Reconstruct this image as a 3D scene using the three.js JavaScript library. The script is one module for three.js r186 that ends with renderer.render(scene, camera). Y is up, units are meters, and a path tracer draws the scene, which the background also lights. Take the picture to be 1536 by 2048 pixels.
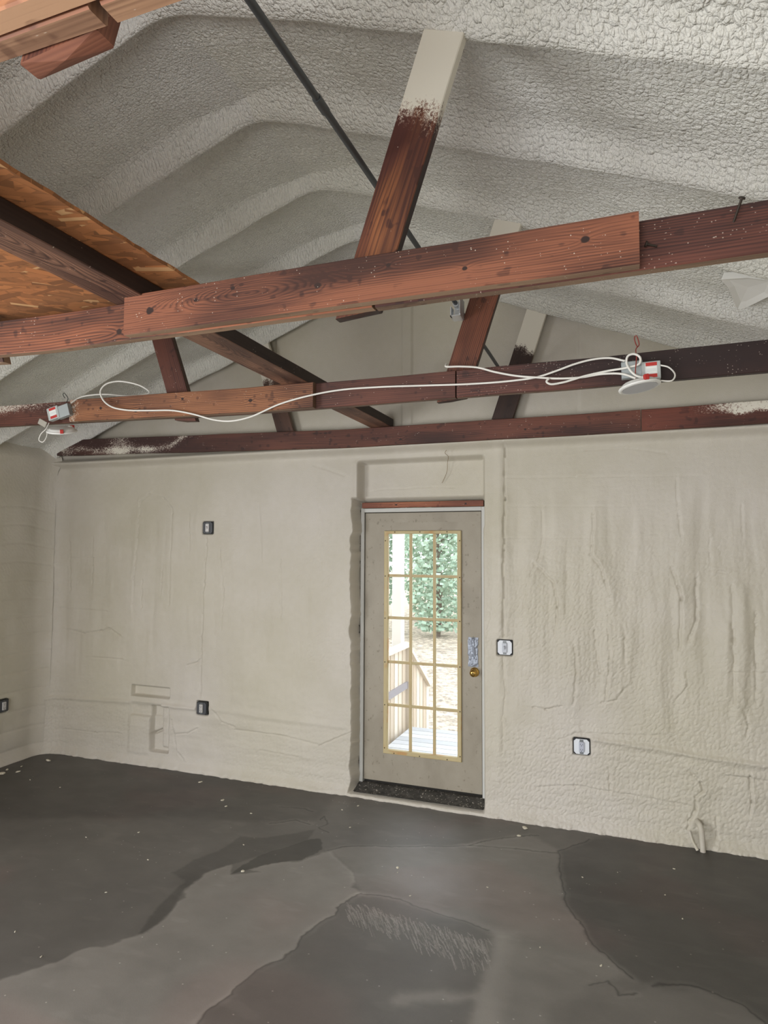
import * as THREE from 'three';
import { mergeGeometries } from 'three/addons/utils/BufferGeometryUtils.js';
import { RoundedBoxGeometry } from 'three/addons/geometries/RoundedBoxGeometry.js';
import { RectAreaLightUniformsLib } from 'three/addons/lights/RectAreaLightUniformsLib.js';

// ---------------------------------------------------------------- camera, sky, light, exposure
const scene = new THREE.Scene();
const F = 1299.2, CAM = new THREE.Vector3(1.8948, 1.8345, 4.7011);
const camera = new THREE.PerspectiveCamera(2 * Math.atan(1024 / F) * 180 / Math.PI, 0.75, 0.05, 200);
camera.rotation.order = 'YXZ';
camera.position.copy(CAM);
camera.rotation.set(0.0573, 0.3544, 0.0048);
camera.updateMatrixWorld(true);
scene.add(camera);

const renderer = new THREE.WebGLRenderer({ antialias: true });
renderer.toneMapping = THREE.LinearToneMapping;
renderer.toneMappingExposure = 1.2;
renderer.shadowMap.enabled = true;
renderer.shadowMap.type = THREE.PCFSoftShadowMap;

scene.background = new THREE.Color().setRGB(0.95, 1.0, 1.05);   // overcast sky
scene.backgroundIntensity = 2.8;

RectAreaLightUniformsLib.init();
// daylight through the wide open doorway in the left side wall (z GZ0..GZ1) and the garage doorway in the rear wall (x WX0..WX1)
const GZ0 = 4.3, GZ1 = 6.6, GY1 = 2.2, ROOMZ = 7.6, WX0 = -1.05, WX1 = 2.0, WY0 = 0.0, WY1 = 2.2;
function daylight(w, h, x, y, z, tx, ty, tz, power) { const l = new THREE.RectAreaLight(new THREE.Color().setRGB(0.985, 1.0, 1.0), power, w, h); l.position.set(x, y, z); l.lookAt(tx, ty, tz); scene.add(l); return l; }
daylight(GZ1 - GZ0, GY1 - 0.05, -3.0, GY1 / 2 + 0.02, (GZ0 + GZ1) / 2, 3, GY1 / 2 + 0.02, (GZ0 + GZ1) / 2, 11.5);
daylight(WX1 - WX0, WY1 - WY0 - 0.05, (WX0 + WX1) / 2, (WY0 + WY1) / 2 + 0.02, ROOMZ - 0.02, (WX0 + WX1) / 2, (WY0 + WY1) / 2 + 0.02, 0, 5.6);

// ---------------------------------------------------------------- helpers
function rng(seed) { let a = seed >>> 0; return () => { a |= 0; a = a + 0x6D2B79F5 | 0; let t = Math.imul(a ^ a >>> 15, 1 | a); t = t + Math.imul(t ^ t >>> 7, 61 | t) ^ t; return ((t ^ t >>> 14) >>> 0) / 4294967296; }; }
const hash = (x, y, s = 0) => { let h = Math.imul(x | 0, 374761393) ^ Math.imul(y | 0, 668265263) ^ Math.imul(s | 0, 1274126177); h = Math.imul(h ^ h >>> 13, 1274126177); h ^= h >>> 16; return (h >>> 0) / 4294967296; };
const fade = (t) => t * t * (3 - 2 * t);
function vn(x, y, s = 0) { const i = Math.floor(x), j = Math.floor(y), u = fade(x - i), v = fade(y - j); const a = hash(i, j, s), b = hash(i + 1, j, s), c = hash(i, j + 1, s), d = hash(i + 1, j + 1, s); return (a + (b - a) * u + (c - a) * v + (a - b - c + d) * u * v) * 2 - 1; }
function fbm(x, y, o = 4, s = 0) { let r = 0, a = 0.5; for (let k = 0; k < o; k++) { r += a * vn(x, y, s + k * 17); x *= 2.03; y *= 2.03; a *= 0.5; } return r; }
function worley(x, y, s = 0) { const i = Math.floor(x), j = Math.floor(y); let d1 = 9, d2 = 9; for (let a = -1; a <= 1; a++) for (let b = -1; b <= 1; b++) { const px = i + a + 0.1 + 0.8 * hash(i + a, j + b, s), py = j + b + 0.1 + 0.8 * hash(i + a, j + b, s + 1), d = (px - x) ** 2 + (py - y) ** 2; if (d < d1) { d2 = d1; d1 = d; } else if (d < d2) d2 = d; } return [Math.sqrt(d1), Math.sqrt(d2)]; }
const bubble = (x, y, s) => { const [a, b] = worley(x, y, s); return Math.sqrt(Math.max(0, 1 - a * a)) * Math.min(1, (b - a) * 2.5 + 0.2); };
const clamp = (x, a = 0, b = 1) => Math.min(b, Math.max(a, x));
const sstep = (a, b, x) => { const t = clamp((x - a) / (b - a)); return t * t * (3 - 2 * t); };
const mix = (a, b, t) => a + (b - a) * t;

// a photo pixel (1536 x 2048 frame) gives a direction; depth comes from a plane
function rayDir(u, v) { return new THREE.Vector3((u - 768) / F, -(v - 1024) / F, -1).applyQuaternion(camera.quaternion); }
function onZ(u, v, z) { const d = rayDir(u, v), t = (z - CAM.z) / d.z; return CAM.clone().addScaledVector(d, t); }
function onY(u, v, y) { const d = rayDir(u, v), t = (y - CAM.y) / d.y; return CAM.clone().addScaledVector(d, t); }

const used = {};
function numbered(n) { used[n] = (used[n] ?? -1) + 1; return used[n] ? n + '_' + String(used[n]).padStart(3, '0') : n; }
function shade(o) { o.castShadow = true; o.receiveShadow = true; return o; }
function part(name, geo, mat, parent, label) { const m = shade(new THREE.Mesh(geo, mat)); m.name = name; if (label) m.userData.label = label; parent.add(m); return m; }
function tag(o, label, category, group) { o.userData.label = label; o.userData.category = category; if (group) o.userData.group = group; return o; }
function thing(name, label, category, group) { const o = new THREE.Group(); o.name = numbered(name); scene.add(o); return tag(o, label, category, group); }
function solo(name, geo, mat, label, category, group) { const m = shade(new THREE.Mesh(geo, mat)); m.name = numbered(name); scene.add(m); return tag(m, label, category, group); }
function struct(name, label) { const o = new THREE.Group(); o.name = name; o.userData.kind = 'structure'; o.userData.label = label; scene.add(o); return o; }
function box(x0, x1, y0, y1, z0, z1, r = 0) { const w = x1 - x0, h = y1 - y0, d = z1 - z0; const g = r ? new RoundedBoxGeometry(w, h, d, 2, r) : new THREE.BoxGeometry(w, h, d); g.translate((x0 + x1) / 2, (y0 + y1) / 2, (z0 + z1) / 2); return g; }
function tube(pts, r, seg = 60, rad = 8) { return new THREE.TubeGeometry(new THREE.CatmullRomCurve3(pts, false, 'centripetal'), seg, r, rad, false); }
function plain(g) { const h = g.index ? g.toNonIndexed() : g; for (const k of Object.keys(h.attributes)) if (!['position', 'normal', 'uv'].includes(k)) h.deleteAttribute(k); return h; }
const merge = (l) => mergeGeometries(l.map(plain));
function dataTex(w, h, fn, srgb = true) {
  const d = new Uint8Array(w * h * 4), c = [0, 0, 0];
  for (let j = 0; j < h; j++) for (let i = 0; i < w; i++) { fn(i, j, c); const k = (j * w + i) * 4; d[k] = clamp(c[0], 0, 255); d[k + 1] = clamp(c[1], 0, 255); d[k + 2] = clamp(c[2], 0, 255); d[k + 3] = 255; }
  const t = new THREE.DataTexture(d, w, h); t.magFilter = THREE.LinearFilter; t.minFilter = THREE.LinearMipmapLinearFilter; t.generateMipmaps = true; if (srgb) t.colorSpace = THREE.SRGBColorSpace; t.wrapS = t.wrapT = THREE.RepeatWrapping; t.needsUpdate = true; return t;
}
const std = (hex, rough = 0.7, metal = 0, extra = {}) => new THREE.MeshStandardMaterial({ color: hex, roughness: rough, metalness: metal, ...extra });

// ---------------------------------------------------------------- foam materials
// fine skin relief of the cured foam, tileable, 0.5 m square
const foamBump = dataTex(512, 512, (() => {
  const N = 64; const pw = (x, y, s) => { const i = Math.floor(x), j = Math.floor(y); let d1 = 9, d2 = 9; for (let a = -1; a <= 1; a++) for (let b = -1; b <= 1; b++) { const ci = ((i + a) % N + N) % N, cj = ((j + b) % N + N) % N, px = i + a + hash(ci, cj, s), py = j + b + hash(ci, cj, s + 1), d = (px - x) ** 2 + (py - y) ** 2; if (d < d1) { d2 = d1; d1 = d; } else if (d < d2) d2 = d; } return [Math.sqrt(d1), Math.sqrt(d2)]; };
  return (i, j, c) => { const [a, b] = pw(i / 512 * N, j / 512 * N, 5); const v = 255 * clamp(0.75 - a * 0.55 + 0.2 * Math.min(1, (b - a) * 3)); c[0] = c[1] = c[2] = v; };
})(), false);
foamBump.repeat.set(2, 2);
// popcorn skin of the roof foam: domes of mixed size, tileable, 0.8 m square
const popcorn = dataTex(1024, 1024, (() => {
  const pw = (x, y, N, s) => { const i = Math.floor(x), j = Math.floor(y); let d1 = 9, d2 = 9, id = 0; for (let a = -1; a <= 1; a++) for (let b = -1; b <= 1; b++) { const ci = ((i + a) % N + N) % N, cj = ((j + b) % N + N) % N, px = i + a + 0.1 + 0.8 * hash(ci, cj, s), py = j + b + 0.1 + 0.8 * hash(ci, cj, s + 1), d = (px - x) ** 2 + (py - y) ** 2; if (d < d1) { d2 = d1; d1 = d; id = hash(ci, cj, s + 2); } else if (d < d2) d2 = d; } return [Math.sqrt(d1), Math.sqrt(d2), id]; };
  const dome = (x, y, N, s) => { const [a, b, id] = pw(x * N, y * N, N, s); return (0.45 + 0.55 * id) * Math.sqrt(clamp((b - a) * 1.15)); };
  return (i, j, c) => { const x = i / 1024, y = j / 1024; const v = 0.55 * dome(x, y, 34, 901) + 0.33 * dome(x, y, 61, 911) + 0.14 * dome(x, y, 130, 921); c[0] = c[1] = c[2] = 255 * clamp(v); };
})(), false);
popcorn.repeat.set(1.25, 1.25);
const toneTex = (base, amp, seed) => dataTex(512, 512, (i, j, c) => {
  const n = (x, y, p, s) => { const u = x % p, v = y % p; const ii = Math.floor(u), jj = Math.floor(v), fu = fade(u - ii), fv = fade(v - jj), h = (a, b) => hash(((a % p) + p) % p, ((b % p) + p) % p, s); return mix(mix(h(ii, jj), h(ii + 1, jj), fu), mix(h(ii, jj + 1), h(ii + 1, jj + 1), fu), fv) * 2 - 1; };
  const t = 0.5 * n(i / 512 * 6, j / 512 * 6, 6, seed) + 0.3 * n(i / 512 * 17, j / 512 * 17, 17, seed + 1) + 0.15 * n(i / 512 * 90, j / 512 * 90, 90, seed + 3), k = n(i / 512 * 4, j / 512 * 4, 4, seed + 5);
  c[0] = base[0] + amp * t; c[1] = base[1] + amp * t; c[2] = base[2] + amp * 1.4 * t + 4 * k;
});
const roofTone = toneTex([233, 232, 226], 7, 3), foamTone = toneTex([196, 190, 178], 9, 33);   // white open-cell foam overhead, cream closed-cell foam on the walls
roofTone.repeat.set(0.33, 0.33);
foamTone.repeat.set(0.33, 0.33);
const foamMat = new THREE.MeshStandardMaterial({ map: roofTone, roughness: 0.62, bumpMap: popcorn, bumpScale: 0.015, side: THREE.DoubleSide });
const foamWallMat = new THREE.MeshStandardMaterial({ map: foamTone, roughness: 0.58, bumpMap: foamBump, bumpScale: 0.0008, side: THREE.DoubleSide });
const foamPlain = new THREE.MeshStandardMaterial({ map: foamTone, roughness: 0.65, side: THREE.DoubleSide });

function heightGrid(us, vs, pos, keep) {
  const nu = us.length, nv = vs.length, P = new Float32Array(nu * nv * 3), U = new Float32Array(nu * nv * 2), I = []; const p = [0, 0, 0];
  for (let j = 0; j < nv; j++) for (let i = 0; i < nu; i++) { pos(us[i], vs[j], p); const k = j * nu + i; P[k * 3] = p[0]; P[k * 3 + 1] = p[1]; P[k * 3 + 2] = p[2]; U[k * 2] = us[i]; U[k * 2 + 1] = vs[j]; }
  for (let j = 0; j < nv - 1; j++) for (let i = 0; i < nu - 1; i++) { if (keep && !keep((us[i] + us[i + 1]) / 2, (vs[j] + vs[j + 1]) / 2)) continue; const a = j * nu + i, b = a + 1, c = a + nu, d = c + 1; I.push(a, b, d, a, d, c); }
  const g = new THREE.BufferGeometry(); g.setAttribute('position', new THREE.BufferAttribute(P, 3)); g.setAttribute('uv', new THREE.BufferAttribute(U, 2)); g.setIndex(new THREE.BufferAttribute(new Uint32Array(I), 1)); g.computeVertexNormals(); return g;
}
function steps(list) { const o = []; for (const [a, b, s] of list) { const n = Math.max(1, Math.round((b - a) / s)); for (let i = 0; i < n; i++) o.push(a + (b - a) * i / n); } o.push(list[list.length - 1][1]); return o; }

// ---------------------------------------------------------------- room dimensions
const XL = -3.05, XR = 3.62, ZW = 0.13, RIDGE = 0.265, APEX = 3.9, SLOPE = 0.385;
const FIL = 0.2, fillet = (d) => (d < FIL ? FIL - Math.sqrt(Math.max(0, FIL * FIL - (FIL - Math.max(0, d)) ** 2)) : 0), CUT = 0.25 * FIL;   // rounded inside corner
const roofLine = (x) => { const d = x - RIDGE; return APEX - SLOPE * (Math.sqrt(d * d + 0.012) - 0.04); };
const DX0 = 0, DX1 = 0.914, DY0 = 0.085, DY1 = 2.115;

// ---------------------------------------------------------------- ceiling: sprayed foam over rafters
{
  const rafters = [0.2, 0.83, 1.47, 2.11, 2.76, 3.4, 4.02, 4.66, 5.3, 5.94, 6.6, 7.2, 7.85, 8.5];
  const roof = (x, z, p) => {
    const left = sstep(RIDGE + 0.14, RIDGE - 0.14, x), dr = Math.abs(x - RIDGE);
    let bump = 0;
    for (let k = 0; k < rafters.length; k++) {
      const w = mix(0.066, 0.042, left) + 0.014 * vn(x * 1.6, k * 7.3, 2), off = 0.02 * vn(x * 1.1, k * 3.1, 9);
      const d = (z - rafters[k] - off); const a = Math.abs(d);
      bump = Math.max(bump, Math.exp(-((a / (d < 0 ? w * 0.8 : w * mix(1.6, 1.15, left))) ** 2)));
    }
    const nearRidge = Math.exp(-((dr / 0.25) ** 2));
    bump = Math.max(bump, 0.35 * nearRidge);
    let y = roofLine(x) + 0.09 * (1 - bump) * mix(1.0, 1.3, left);
    y += 0.022 * fbm(x * 1.7 + 5, z * 2.3, 3, 21);
    // folds where spray passes overlap, running along the slope
    y += 0.006 * vn(x * 3 + 40, z * 9, 30) * (1 - bump);
    // popcorn skin
    const wx = x + 0.006 * vn(x * 22, z * 22, 41), wz = z + 0.006 * vn(x * 22 + 9, z * 22, 42);
    const calm = clamp(0.55 + 0.9 * fbm(x * 1.4 + 3, z * 1.6 + 8, 3, 61));
    let amp = mix(mix(0.003, 0.006, calm), mix(0.001, 0.003, calm), left);
    amp *= 1 - 0.72 * bump;
    const big = sstep(2.72, 2.95, z) * mix(1, 0.35, left);
    const sc = 27;
    y -= amp * bubble(wx * sc, wz * sc * 1.12, 71) + amp * 0.3 * bubble(wx * 60, wz * 60, 75);
    y -= big * 0.016 * bubble(wx * 15, wz * 17, 81) * (0.6 + 0.5 * vn(x * 3, z * 3, 83));
    y -= big * 0.007 * bubble(wx * 31, wz * 34, 85);
    if (z < 0.5) y += 0.0;
    // sags into the gable and side walls
    y -= 0.05 * Math.exp(-(((z - 0.1) / 0.09) ** 2)) + 0.03 * Math.exp(-(((x - XL) / 0.1) ** 2));
    p[0] = x; p[1] = y; p[2] = z;
  };
  const xs = steps([[XL - 0.06, -1.2, 0.0095], [-1.2, 2.7, 0.0072], [2.7, XR + 0.05, 0.02]]);
  const zs = steps([[0.02, 1.6, 0.008], [1.6, 3.45, 0.0065], [3.45, 4.2, 0.02], [4.2, ROOMZ + 0.05, 0.05]]);
  const c = struct('ceiling', 'pale spray foam covering the sloping rafters up to the ridge');
  const k0 = xs.findIndex((x) => x >= RIDGE), halves = [xs.slice(0, k0 + 1), xs.slice(k0)].map((h) => heightGrid(h, zs, roof)), nL = k0 + 1, nR = xs.length - k0;
  { const A = halves[0].attributes.normal, B = halves[1].attributes.normal, v = new THREE.Vector3(), w = new THREE.Vector3(); for (let j = 0; j < zs.length; j++) { const a = j * nL + nL - 1, b = j * nR; v.fromBufferAttribute(A, a).add(w.fromBufferAttribute(B, b)).normalize(); A.setXYZ(a, v.x, v.y, v.z); B.setXYZ(b, v.x, v.y, v.z); } const U = halves[0].attributes.uv; for (let k = 0; k < U.count; k++) U.setXY(k, U.getX(k) * 1.25, U.getY(k) * 1.25); }
  for (const h of halves) part('foam_lining', h, foamMat, c);
  const hit = (u, v) => { const d = rayDir(u, v); let t = 1.2; for (let i = 0; i < 4000 && CAM.y + d.y * t < roofLine(CAM.x + d.x * t) + 0.05; i++) t += 0.002; return CAM.clone().addScaledVector(d, t); };
  { const q = [[1448, 545], [1462, 562], [1480, 606], [1496, 603], [1545, 578], [1560, 548], [1500, 541]].map(([u, v]) => hit(u, v)), m = q.reduce((a, b) => a.add(b), new THREE.Vector3()).multiplyScalar(1 / q.length), n = new THREE.Vector3(-0.36, -0.93, 0), pos = [], idx = []; const rim = q.map((k) => k.clone().addScaledVector(n, 0.035)), inn = q.map((k) => k.clone().lerp(m, 0.28).addScaledVector(n, 0.02)), mid = m.clone().addScaledVector(n, 0.012); for (const k of [...q, ...rim, ...inn, mid]) pos.push(k.x, k.y, k.z); const N = q.length; for (let i = 0; i < N; i++) { const j = (i + 1) % N; idx.push(i, j, N + j, i, N + j, N + i, N + i, N + j, 2 * N + j, N + i, 2 * N + j, 2 * N + i, 2 * N + i, 2 * N + j, 3 * N); } const g = new THREE.BufferGeometry(); g.setAttribute('position', new THREE.Float32BufferAttribute(pos, 3)); g.setAttribute('uv', new THREE.Float32BufferAttribute(new Array(pos.length / 3 * 2).fill(0.3), 2)); g.setIndex(idx); const h = g.toNonIndexed(); h.computeVertexNormals(); part('foam_patch', h, new THREE.MeshStandardMaterial({ map: roofTone, roughness: 0.65, side: THREE.DoubleSide }), c, 'angular foam coated plate'); }
  // roof deck above the foam
  const deck = [];
  for (const s of [-1, 1]) { const x1 = s < 0 ? XL - 0.3 : XR + 0.3, L = Math.abs(x1 - RIDGE), a = Math.atan(SLOPE); const g = new THREE.BoxGeometry(L / Math.cos(a), 0.05, ROOMZ + 0.5); g.rotateZ(-s * a); g.translate((RIDGE + x1) / 2, APEX + 0.22 - SLOPE * L / 2, ROOMZ / 2); deck.push(g); }
  part('roof_deck', merge(deck), std(0x6b5844, 0.9), c);
}

// ---------------------------------------------------------------- back wall: sprayed foam around the door
const creases = [];   // {ax, ay, bx, by, depth, width, lap}
function crease(pts, depth = 0.005, width = 0.006, lap = 0.003) { const q = pts.map(([u, v]) => onZ(u, v, ZW)); for (let i = 0; i < q.length - 1; i++) creases.push({ ax: q[i].x, ay: q[i].y, bx: q[i + 1].x, by: q[i + 1].y, depth, width, lap }); }
crease([[265, 1222], [267, 1153], [277, 1034], [279, 1003], [297, 988], [328, 996], [345, 1017], [342, 1119], [338, 1208]], 0.004, 0.009, 0.004);
crease([[415, 1078], [412, 1119], [407, 1188], [403, 1273], [400, 1393]], 0.006, 0.007, 0.005);
crease([[140, 1259], [167, 1266], [202, 1261], [219, 1256], [239, 1270]], 0.006, 0.008, 0.005);
crease([[185, 1314], [246, 1319]], 0.003, 0.006, 0.002); crease([[126, 1215], [212, 1222]], 0.003, 0.007, 0.003); crease([[140, 1116], [188, 1116]], 0.003, 0.006, 0.002);
crease([[186, 1075], [186, 1170]], 0.003, 0.008, 0.003); crease([[140, 1085], [141, 1180]], 0.003, 0.008, 0.003); crease([[284, 1160], [283, 1215]], 0.004, 0.007, 0.003);
crease([[326, 1130], [322, 1190]], 0.003, 0.006, 0.002); crease([[378, 1030], [380, 1100]], 0.003, 0.008, 0.003);
crease([[342, 1440], [349, 1468], [376, 1466], [393, 1457]], 0.005, 0.006, 0.003); crease([[345, 1461], [352, 1502], [366, 1519]], 0.005, 0.006, 0.003);
crease([[130, 1457], [191, 1464], [239, 1466]], 0.004, 0.006, 0.003); crease([[424, 1420], [444, 1444], [468, 1454]], 0.005, 0.006, 0.003);
crease([[375, 1330], [392, 1325], [400, 1318]], 0.005, 0.005, 0.002); crease([[440, 1100], [446, 1180], [442, 1260]], 0.003, 0.008, 0.003); crease([[520, 1010], [524, 1120]], 0.002, 0.009, 0.002);
crease([[470, 1460], [560, 1470], [640, 1490], [700, 1465]], 0.004, 0.006, 0.003); crease([[600, 1445], [602, 1550]], 0.003, 0.006, 0.002); crease([[520, 1500], [600, 1515]], 0.003, 0.006, 0.002);
crease([[560, 1100], [563, 1230]], 0.003, 0.009, 0.003); crease([[640, 1010], [644, 1160]], 0.002, 0.009, 0.002);
crease([[1011, 890], [1010, 1000], [1009, 1100], [1008, 1275]], 0.012, 0.006, 0.006);
crease([[1008, 1312], [1012, 1380], [1006, 1440], [1008, 1500]], 0.006, 0.006, 0.004);
crease([[1069, 1126], [1084, 1140], [1109, 1166], [1116, 1216], [1111, 1271]], 0.008, 0.007, 0.006); crease([[1086, 1023], [1086, 1090], [1080, 1115], [1062, 1150], [1045, 1230]], 0.004, 0.007, 0.004);
crease([[1187, 1027], [1183, 1109], [1200, 1132], [1212, 1161], [1221, 1191]], 0.007, 0.007, 0.006); crease([[1345, 1136], [1357, 1174], [1363, 1199], [1360, 1300]], 0.008, 0.009, 0.006);
crease([[1395, 1157], [1393, 1237], [1378, 1283]], 0.008, 0.009, 0.006); crease([[1466, 1174], [1468, 1279], [1470, 1405]], 0.006, 0.013, 0.006); crease([[1513, 1225], [1515, 1405]], 0.006, 0.012, 0.006);
crease([[1189, 1258], [1197, 1325], [1202, 1346]], 0.007, 0.007, 0.004); crease([[1218, 1258], [1220, 1330], [1212, 1400]], 0.007, 0.007, 0.004); crease([[1250, 1260], [1252, 1330]], 0.005, 0.007, 0.003);
crease([[1067, 1414], [1092, 1418], [1122, 1412]], 0.007, 0.007, 0.004); crease([[1150, 1290], [1154, 1350], [1148, 1410]], 0.007, 0.008, 0.005);
crease([[1378, 1540], [1403, 1565], [1408, 1582], [1393, 1594], [1391, 1620], [1378, 1640], [1378, 1657]], 0.010, 0.006, 0.006);
crease([[1502, 1552], [1504, 1603], [1502, 1628]], 0.009, 0.006, 0.005); crease([[1435, 1632], [1433, 1678]], 0.007, 0.006, 0.004); crease([[1218, 1535], [1221, 1582]], 0.006, 0.005, 0.003);
crease([[1080, 1572], [1150, 1570], [1230, 1584], [1380, 1610]], 0.004, 0.006, 0.003); crease([[1445, 1550], [1500, 1556], [1536, 1562]], 0.006, 0.006, 0.003);
crease([[1010, 955], [1160, 953], [1400, 950]], 0.002, 0.005, 0.002); crease([[1010, 1012], [1250, 1012]], 0.0015, 0.005, 0.001); crease([[1010, 1075], [1310, 1075], [1480, 1075]], 0.0015, 0.005, 0.001);
crease([[1456, 1344], [1536, 1346]], 0.004, 0.005, 0.002); crease([[1490, 1420], [1497, 1450], [1494, 1475]], 0.006, 0.006, 0.003); crease([[1350, 1400], [1375, 1370], [1372, 1345]], 0.005, 0.007, 0.003);
crease([[1205, 1405], [1230, 1400], [1250, 1375]], 0.005, 0.006, 0.003); crease([[1170, 900], [1250, 895], [1330, 905]], 0.003, 0.006, 0.002); crease([[1353, 960], [1358, 1030], [1364, 1075]], 0.004, 0.007, 0.003);
crease([[1420, 1075], [1422, 1140], [1455, 1145]], 0.004, 0.006, 0.003); crease([[1485, 1010], [1487, 1070]], 0.003, 0.006, 0.002);
crease([[735, 980], [760, 976], [800, 975], [840, 972], [905, 972]], 0.002, 0.004, 0.001);
crease([[630, 930], [690, 950]], 0.003, 0.01, 0.002); crease([[1120, 1478], [1150, 1466], [1330, 1470]], 0.003, 0.006, 0.002);
const ridges = [];
function ridge(pts, h, w) { const q = pts.map(([u, v]) => onZ(u, v, ZW)); for (let i = 0; i < q.length - 1; i++) ridges.push({ ax: q[i].x, ay: q[i].y, bx: q[i + 1].x, by: q[i + 1].y, h, w }); }
ridge([[60, 1401], [113, 1394], [171, 1398], [239, 1402], [325, 1410], [390, 1418]], 0.014, 0.016);
ridge([[415, 1419], [470, 1425], [560, 1438], [690, 1455]], 0.006, 0.02);
ridge([[1185, 1478], [1294, 1494], [1378, 1508], [1462, 1523], [1536, 1531]], 0.016, 0.018);
ridge([[1487, 1180], [1489, 1405]], 0.010, 0.026); ridge([[1456, 1250], [1454, 1400]], 0.008, 0.02);
ridge([[1000, 890], [998, 1270]], 0.010, 0.03); ridge([[998, 1320], [996, 1560]], 0.006, 0.03);
function segd(x, y, s) { const dx = s.bx - s.ax, dy = s.by - s.ay, t = clamp(((x - s.ax) * dx + (y - s.ay) * dy) / (dx * dx + dy * dy)); const ex = x - s.ax - dx * t, ey = y - s.ay - dy * t; return [Math.hypot(ex, ey), (dx * ey - dy * ex) > 0 ? 1 : -1]; }
const rectIn = (x, y, x0, x1, y0, y1, s) => sstep(-s, s, x - x0) * sstep(-s, s, x1 - x) * sstep(-s, s, y - y0) * sstep(-s, s, y1 - y);
const HX0 = -0.031, HX1 = 0.932, HY0 = 0.05, HY1 = 2.198;     // hole in the foam round the door
const holeL = (y) => HX0 + 0.012 * vn(y * 9, 1, 90) + 0.006 * vn(y * 30, 4, 91);
const backBoxes = [[-1.359, 2.006, 0.05], [-1.384, 0.523, 0.055], [1.104, 1.157, 0.052], [1.608, 0.536, 0.052]];
{
  const face = (x, y, p) => {
    let z = ZW + 0.014 * fbm(x * 0.9, y * 0.8, 3, 11);
    if (y > 2.56) z += mix(0, -0.03, sstep(2.7, 2.8, y));
    z += 0.07 * Math.exp(-(((y - 2.6) / 0.032) ** 2));                           // foam fillet under the gable chord
    // vertical spray passes and ripples
    const mid = sstep(0.5, 0.9, y) * (1 - sstep(2.0, 2.4, y)), low = 1 - sstep(0.45, 0.8, y), R = sstep(0.9, 1.5, x);
    const wx = x + 0.02 * vn(x * 4, y * 4, 13);
    z += (0.006 + 0.005 * R) * mid * vn(wx * 11, y * 1.6, 12) + 0.002 * mid * vn(wx * 30, y * 4, 14);
    z += 0.004 * low * vn(x * 3, y * 16, 15) + 0.002 * low * vn(x * 9, y * 34, 16);
    const rough = clamp(0.22 + 0.6 * R + 0.6 * low * (0.5 + R) + 0.9 * fbm(x * 1.3, y * 1.4, 3, 17)) * (1 - 0.75 * sstep(1.5, 2.15, y));
    z += rough * (0.0055 * bubble(wx * 34, y * 30, 18) + 0.003 * bubble(wx * 70, y * 66, 19));
    z += 0.0016 * fbm(x * 34, y * 26, 3, 20) * (1 - 0.6 * sstep(1.7, 2.2, y)) + 0.004 * R * mid * vn(wx * 22 + 3, y * 3.2, 25);
    for (const s of creases) { if (x < Math.min(s.ax, s.bx) - 0.08 || x > Math.max(s.ax, s.bx) + 0.08 || y < Math.min(s.ay, s.by) - 0.08 || y > Math.max(s.ay, s.by) + 0.08) continue; const jx = x + 0.006 * vn(x * 30, y * 30, 33), [d, sg] = segd(jx, y, s); z -= 1.5 * s.depth * Math.exp(-((d / s.width) ** 2)); if (sg > 0) z += 1.7 * s.lap * Math.exp(-d / 0.03); }
    let rz = 0; for (const s of ridges) { if (x < Math.min(s.ax, s.bx) - 0.1 || x > Math.max(s.ax, s.bx) + 0.1 || y < Math.min(s.ay, s.by) - 0.1 || y > Math.max(s.ay, s.by) + 0.1) continue; const [d] = segd(x, y + 0.004 * vn(x * 14, y, 34), s); rz = Math.max(rz, s.h * Math.exp(-((d / s.w) ** 2))); } z += rz;
    // seams of the gable studs above the truss chord
    if (y > 2.7) for (const sx of [0.34, 0.42, 1.62, -0.75]) z += (sx === 0.42 ? -1 : 1) * 0.012 * sstep(-0.012, 0.012, x - sx) * sstep(2.72, 2.8, y);
    // recess of bare cavity over the door
    z -= 0.085 * rectIn(x, y, 0.0, 0.955, 2.0, 2.5, 0.016);
    z += 0.012 * Math.exp(-(((x + 0.02) / 0.03) ** 2)) * sstep(2.1, 2.2, y) * (1 - sstep(2.48, 2.53, y));
    // cut-outs low on the wall, left
    z -= 0.045 * rectIn(x, y, -2.11, -1.715, 0.572, 0.655, 0.008);
    z -= 0.014 * rectIn(x, y, -2.115, -1.79, 0.41, 0.52, 0.006);
    z -= 0.045 * rectIn(x, y, -1.895, -1.72, 0.12, 0.50, 0.008);
    z += 0.012 * rectIn(x, y, -2.12, -1.90, 0.09, 0.40, 0.02);
    z += 0.03 * rectIn(x, y, -1.79, -1.725, 0.16, 0.5, 0.01);
    z -= 0.03 * Math.exp(-((segd(x, y, { ax: -1.89, ay: 0.262, bx: -1.80, by: 0.3 })[0] / 0.009) ** 2));
    for (const [bx, by, r] of backBoxes) z = mix(z, Math.min(z, 0.088), rectIn(x, y, bx - r, bx + r, by - r, by + r, 0.005));
    // foot of the wall flares onto the slab
    z += 0.034 * Math.exp(-((y / 0.05) ** 2)) + 0.008 * Math.exp(-((y / 0.03) ** 2)) * vn(x * 25, 1, 35);
    // corner with the left wall
    z += fillet(x - XL);
    // turn in at the door opening
    const hl = holeL(y), e = Math.max(hl - x, x - HX1, HY0 - y, y - HY1);
    if (y < HY1 + 0.03) z = mix(-0.015, z, Math.pow(clamp(e / 0.03), 0.75));
    if (e < 0 && y > HY1 - 0.02) z = 0.02;
    p[0] = x; p[1] = y; p[2] = z;
  };
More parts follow.
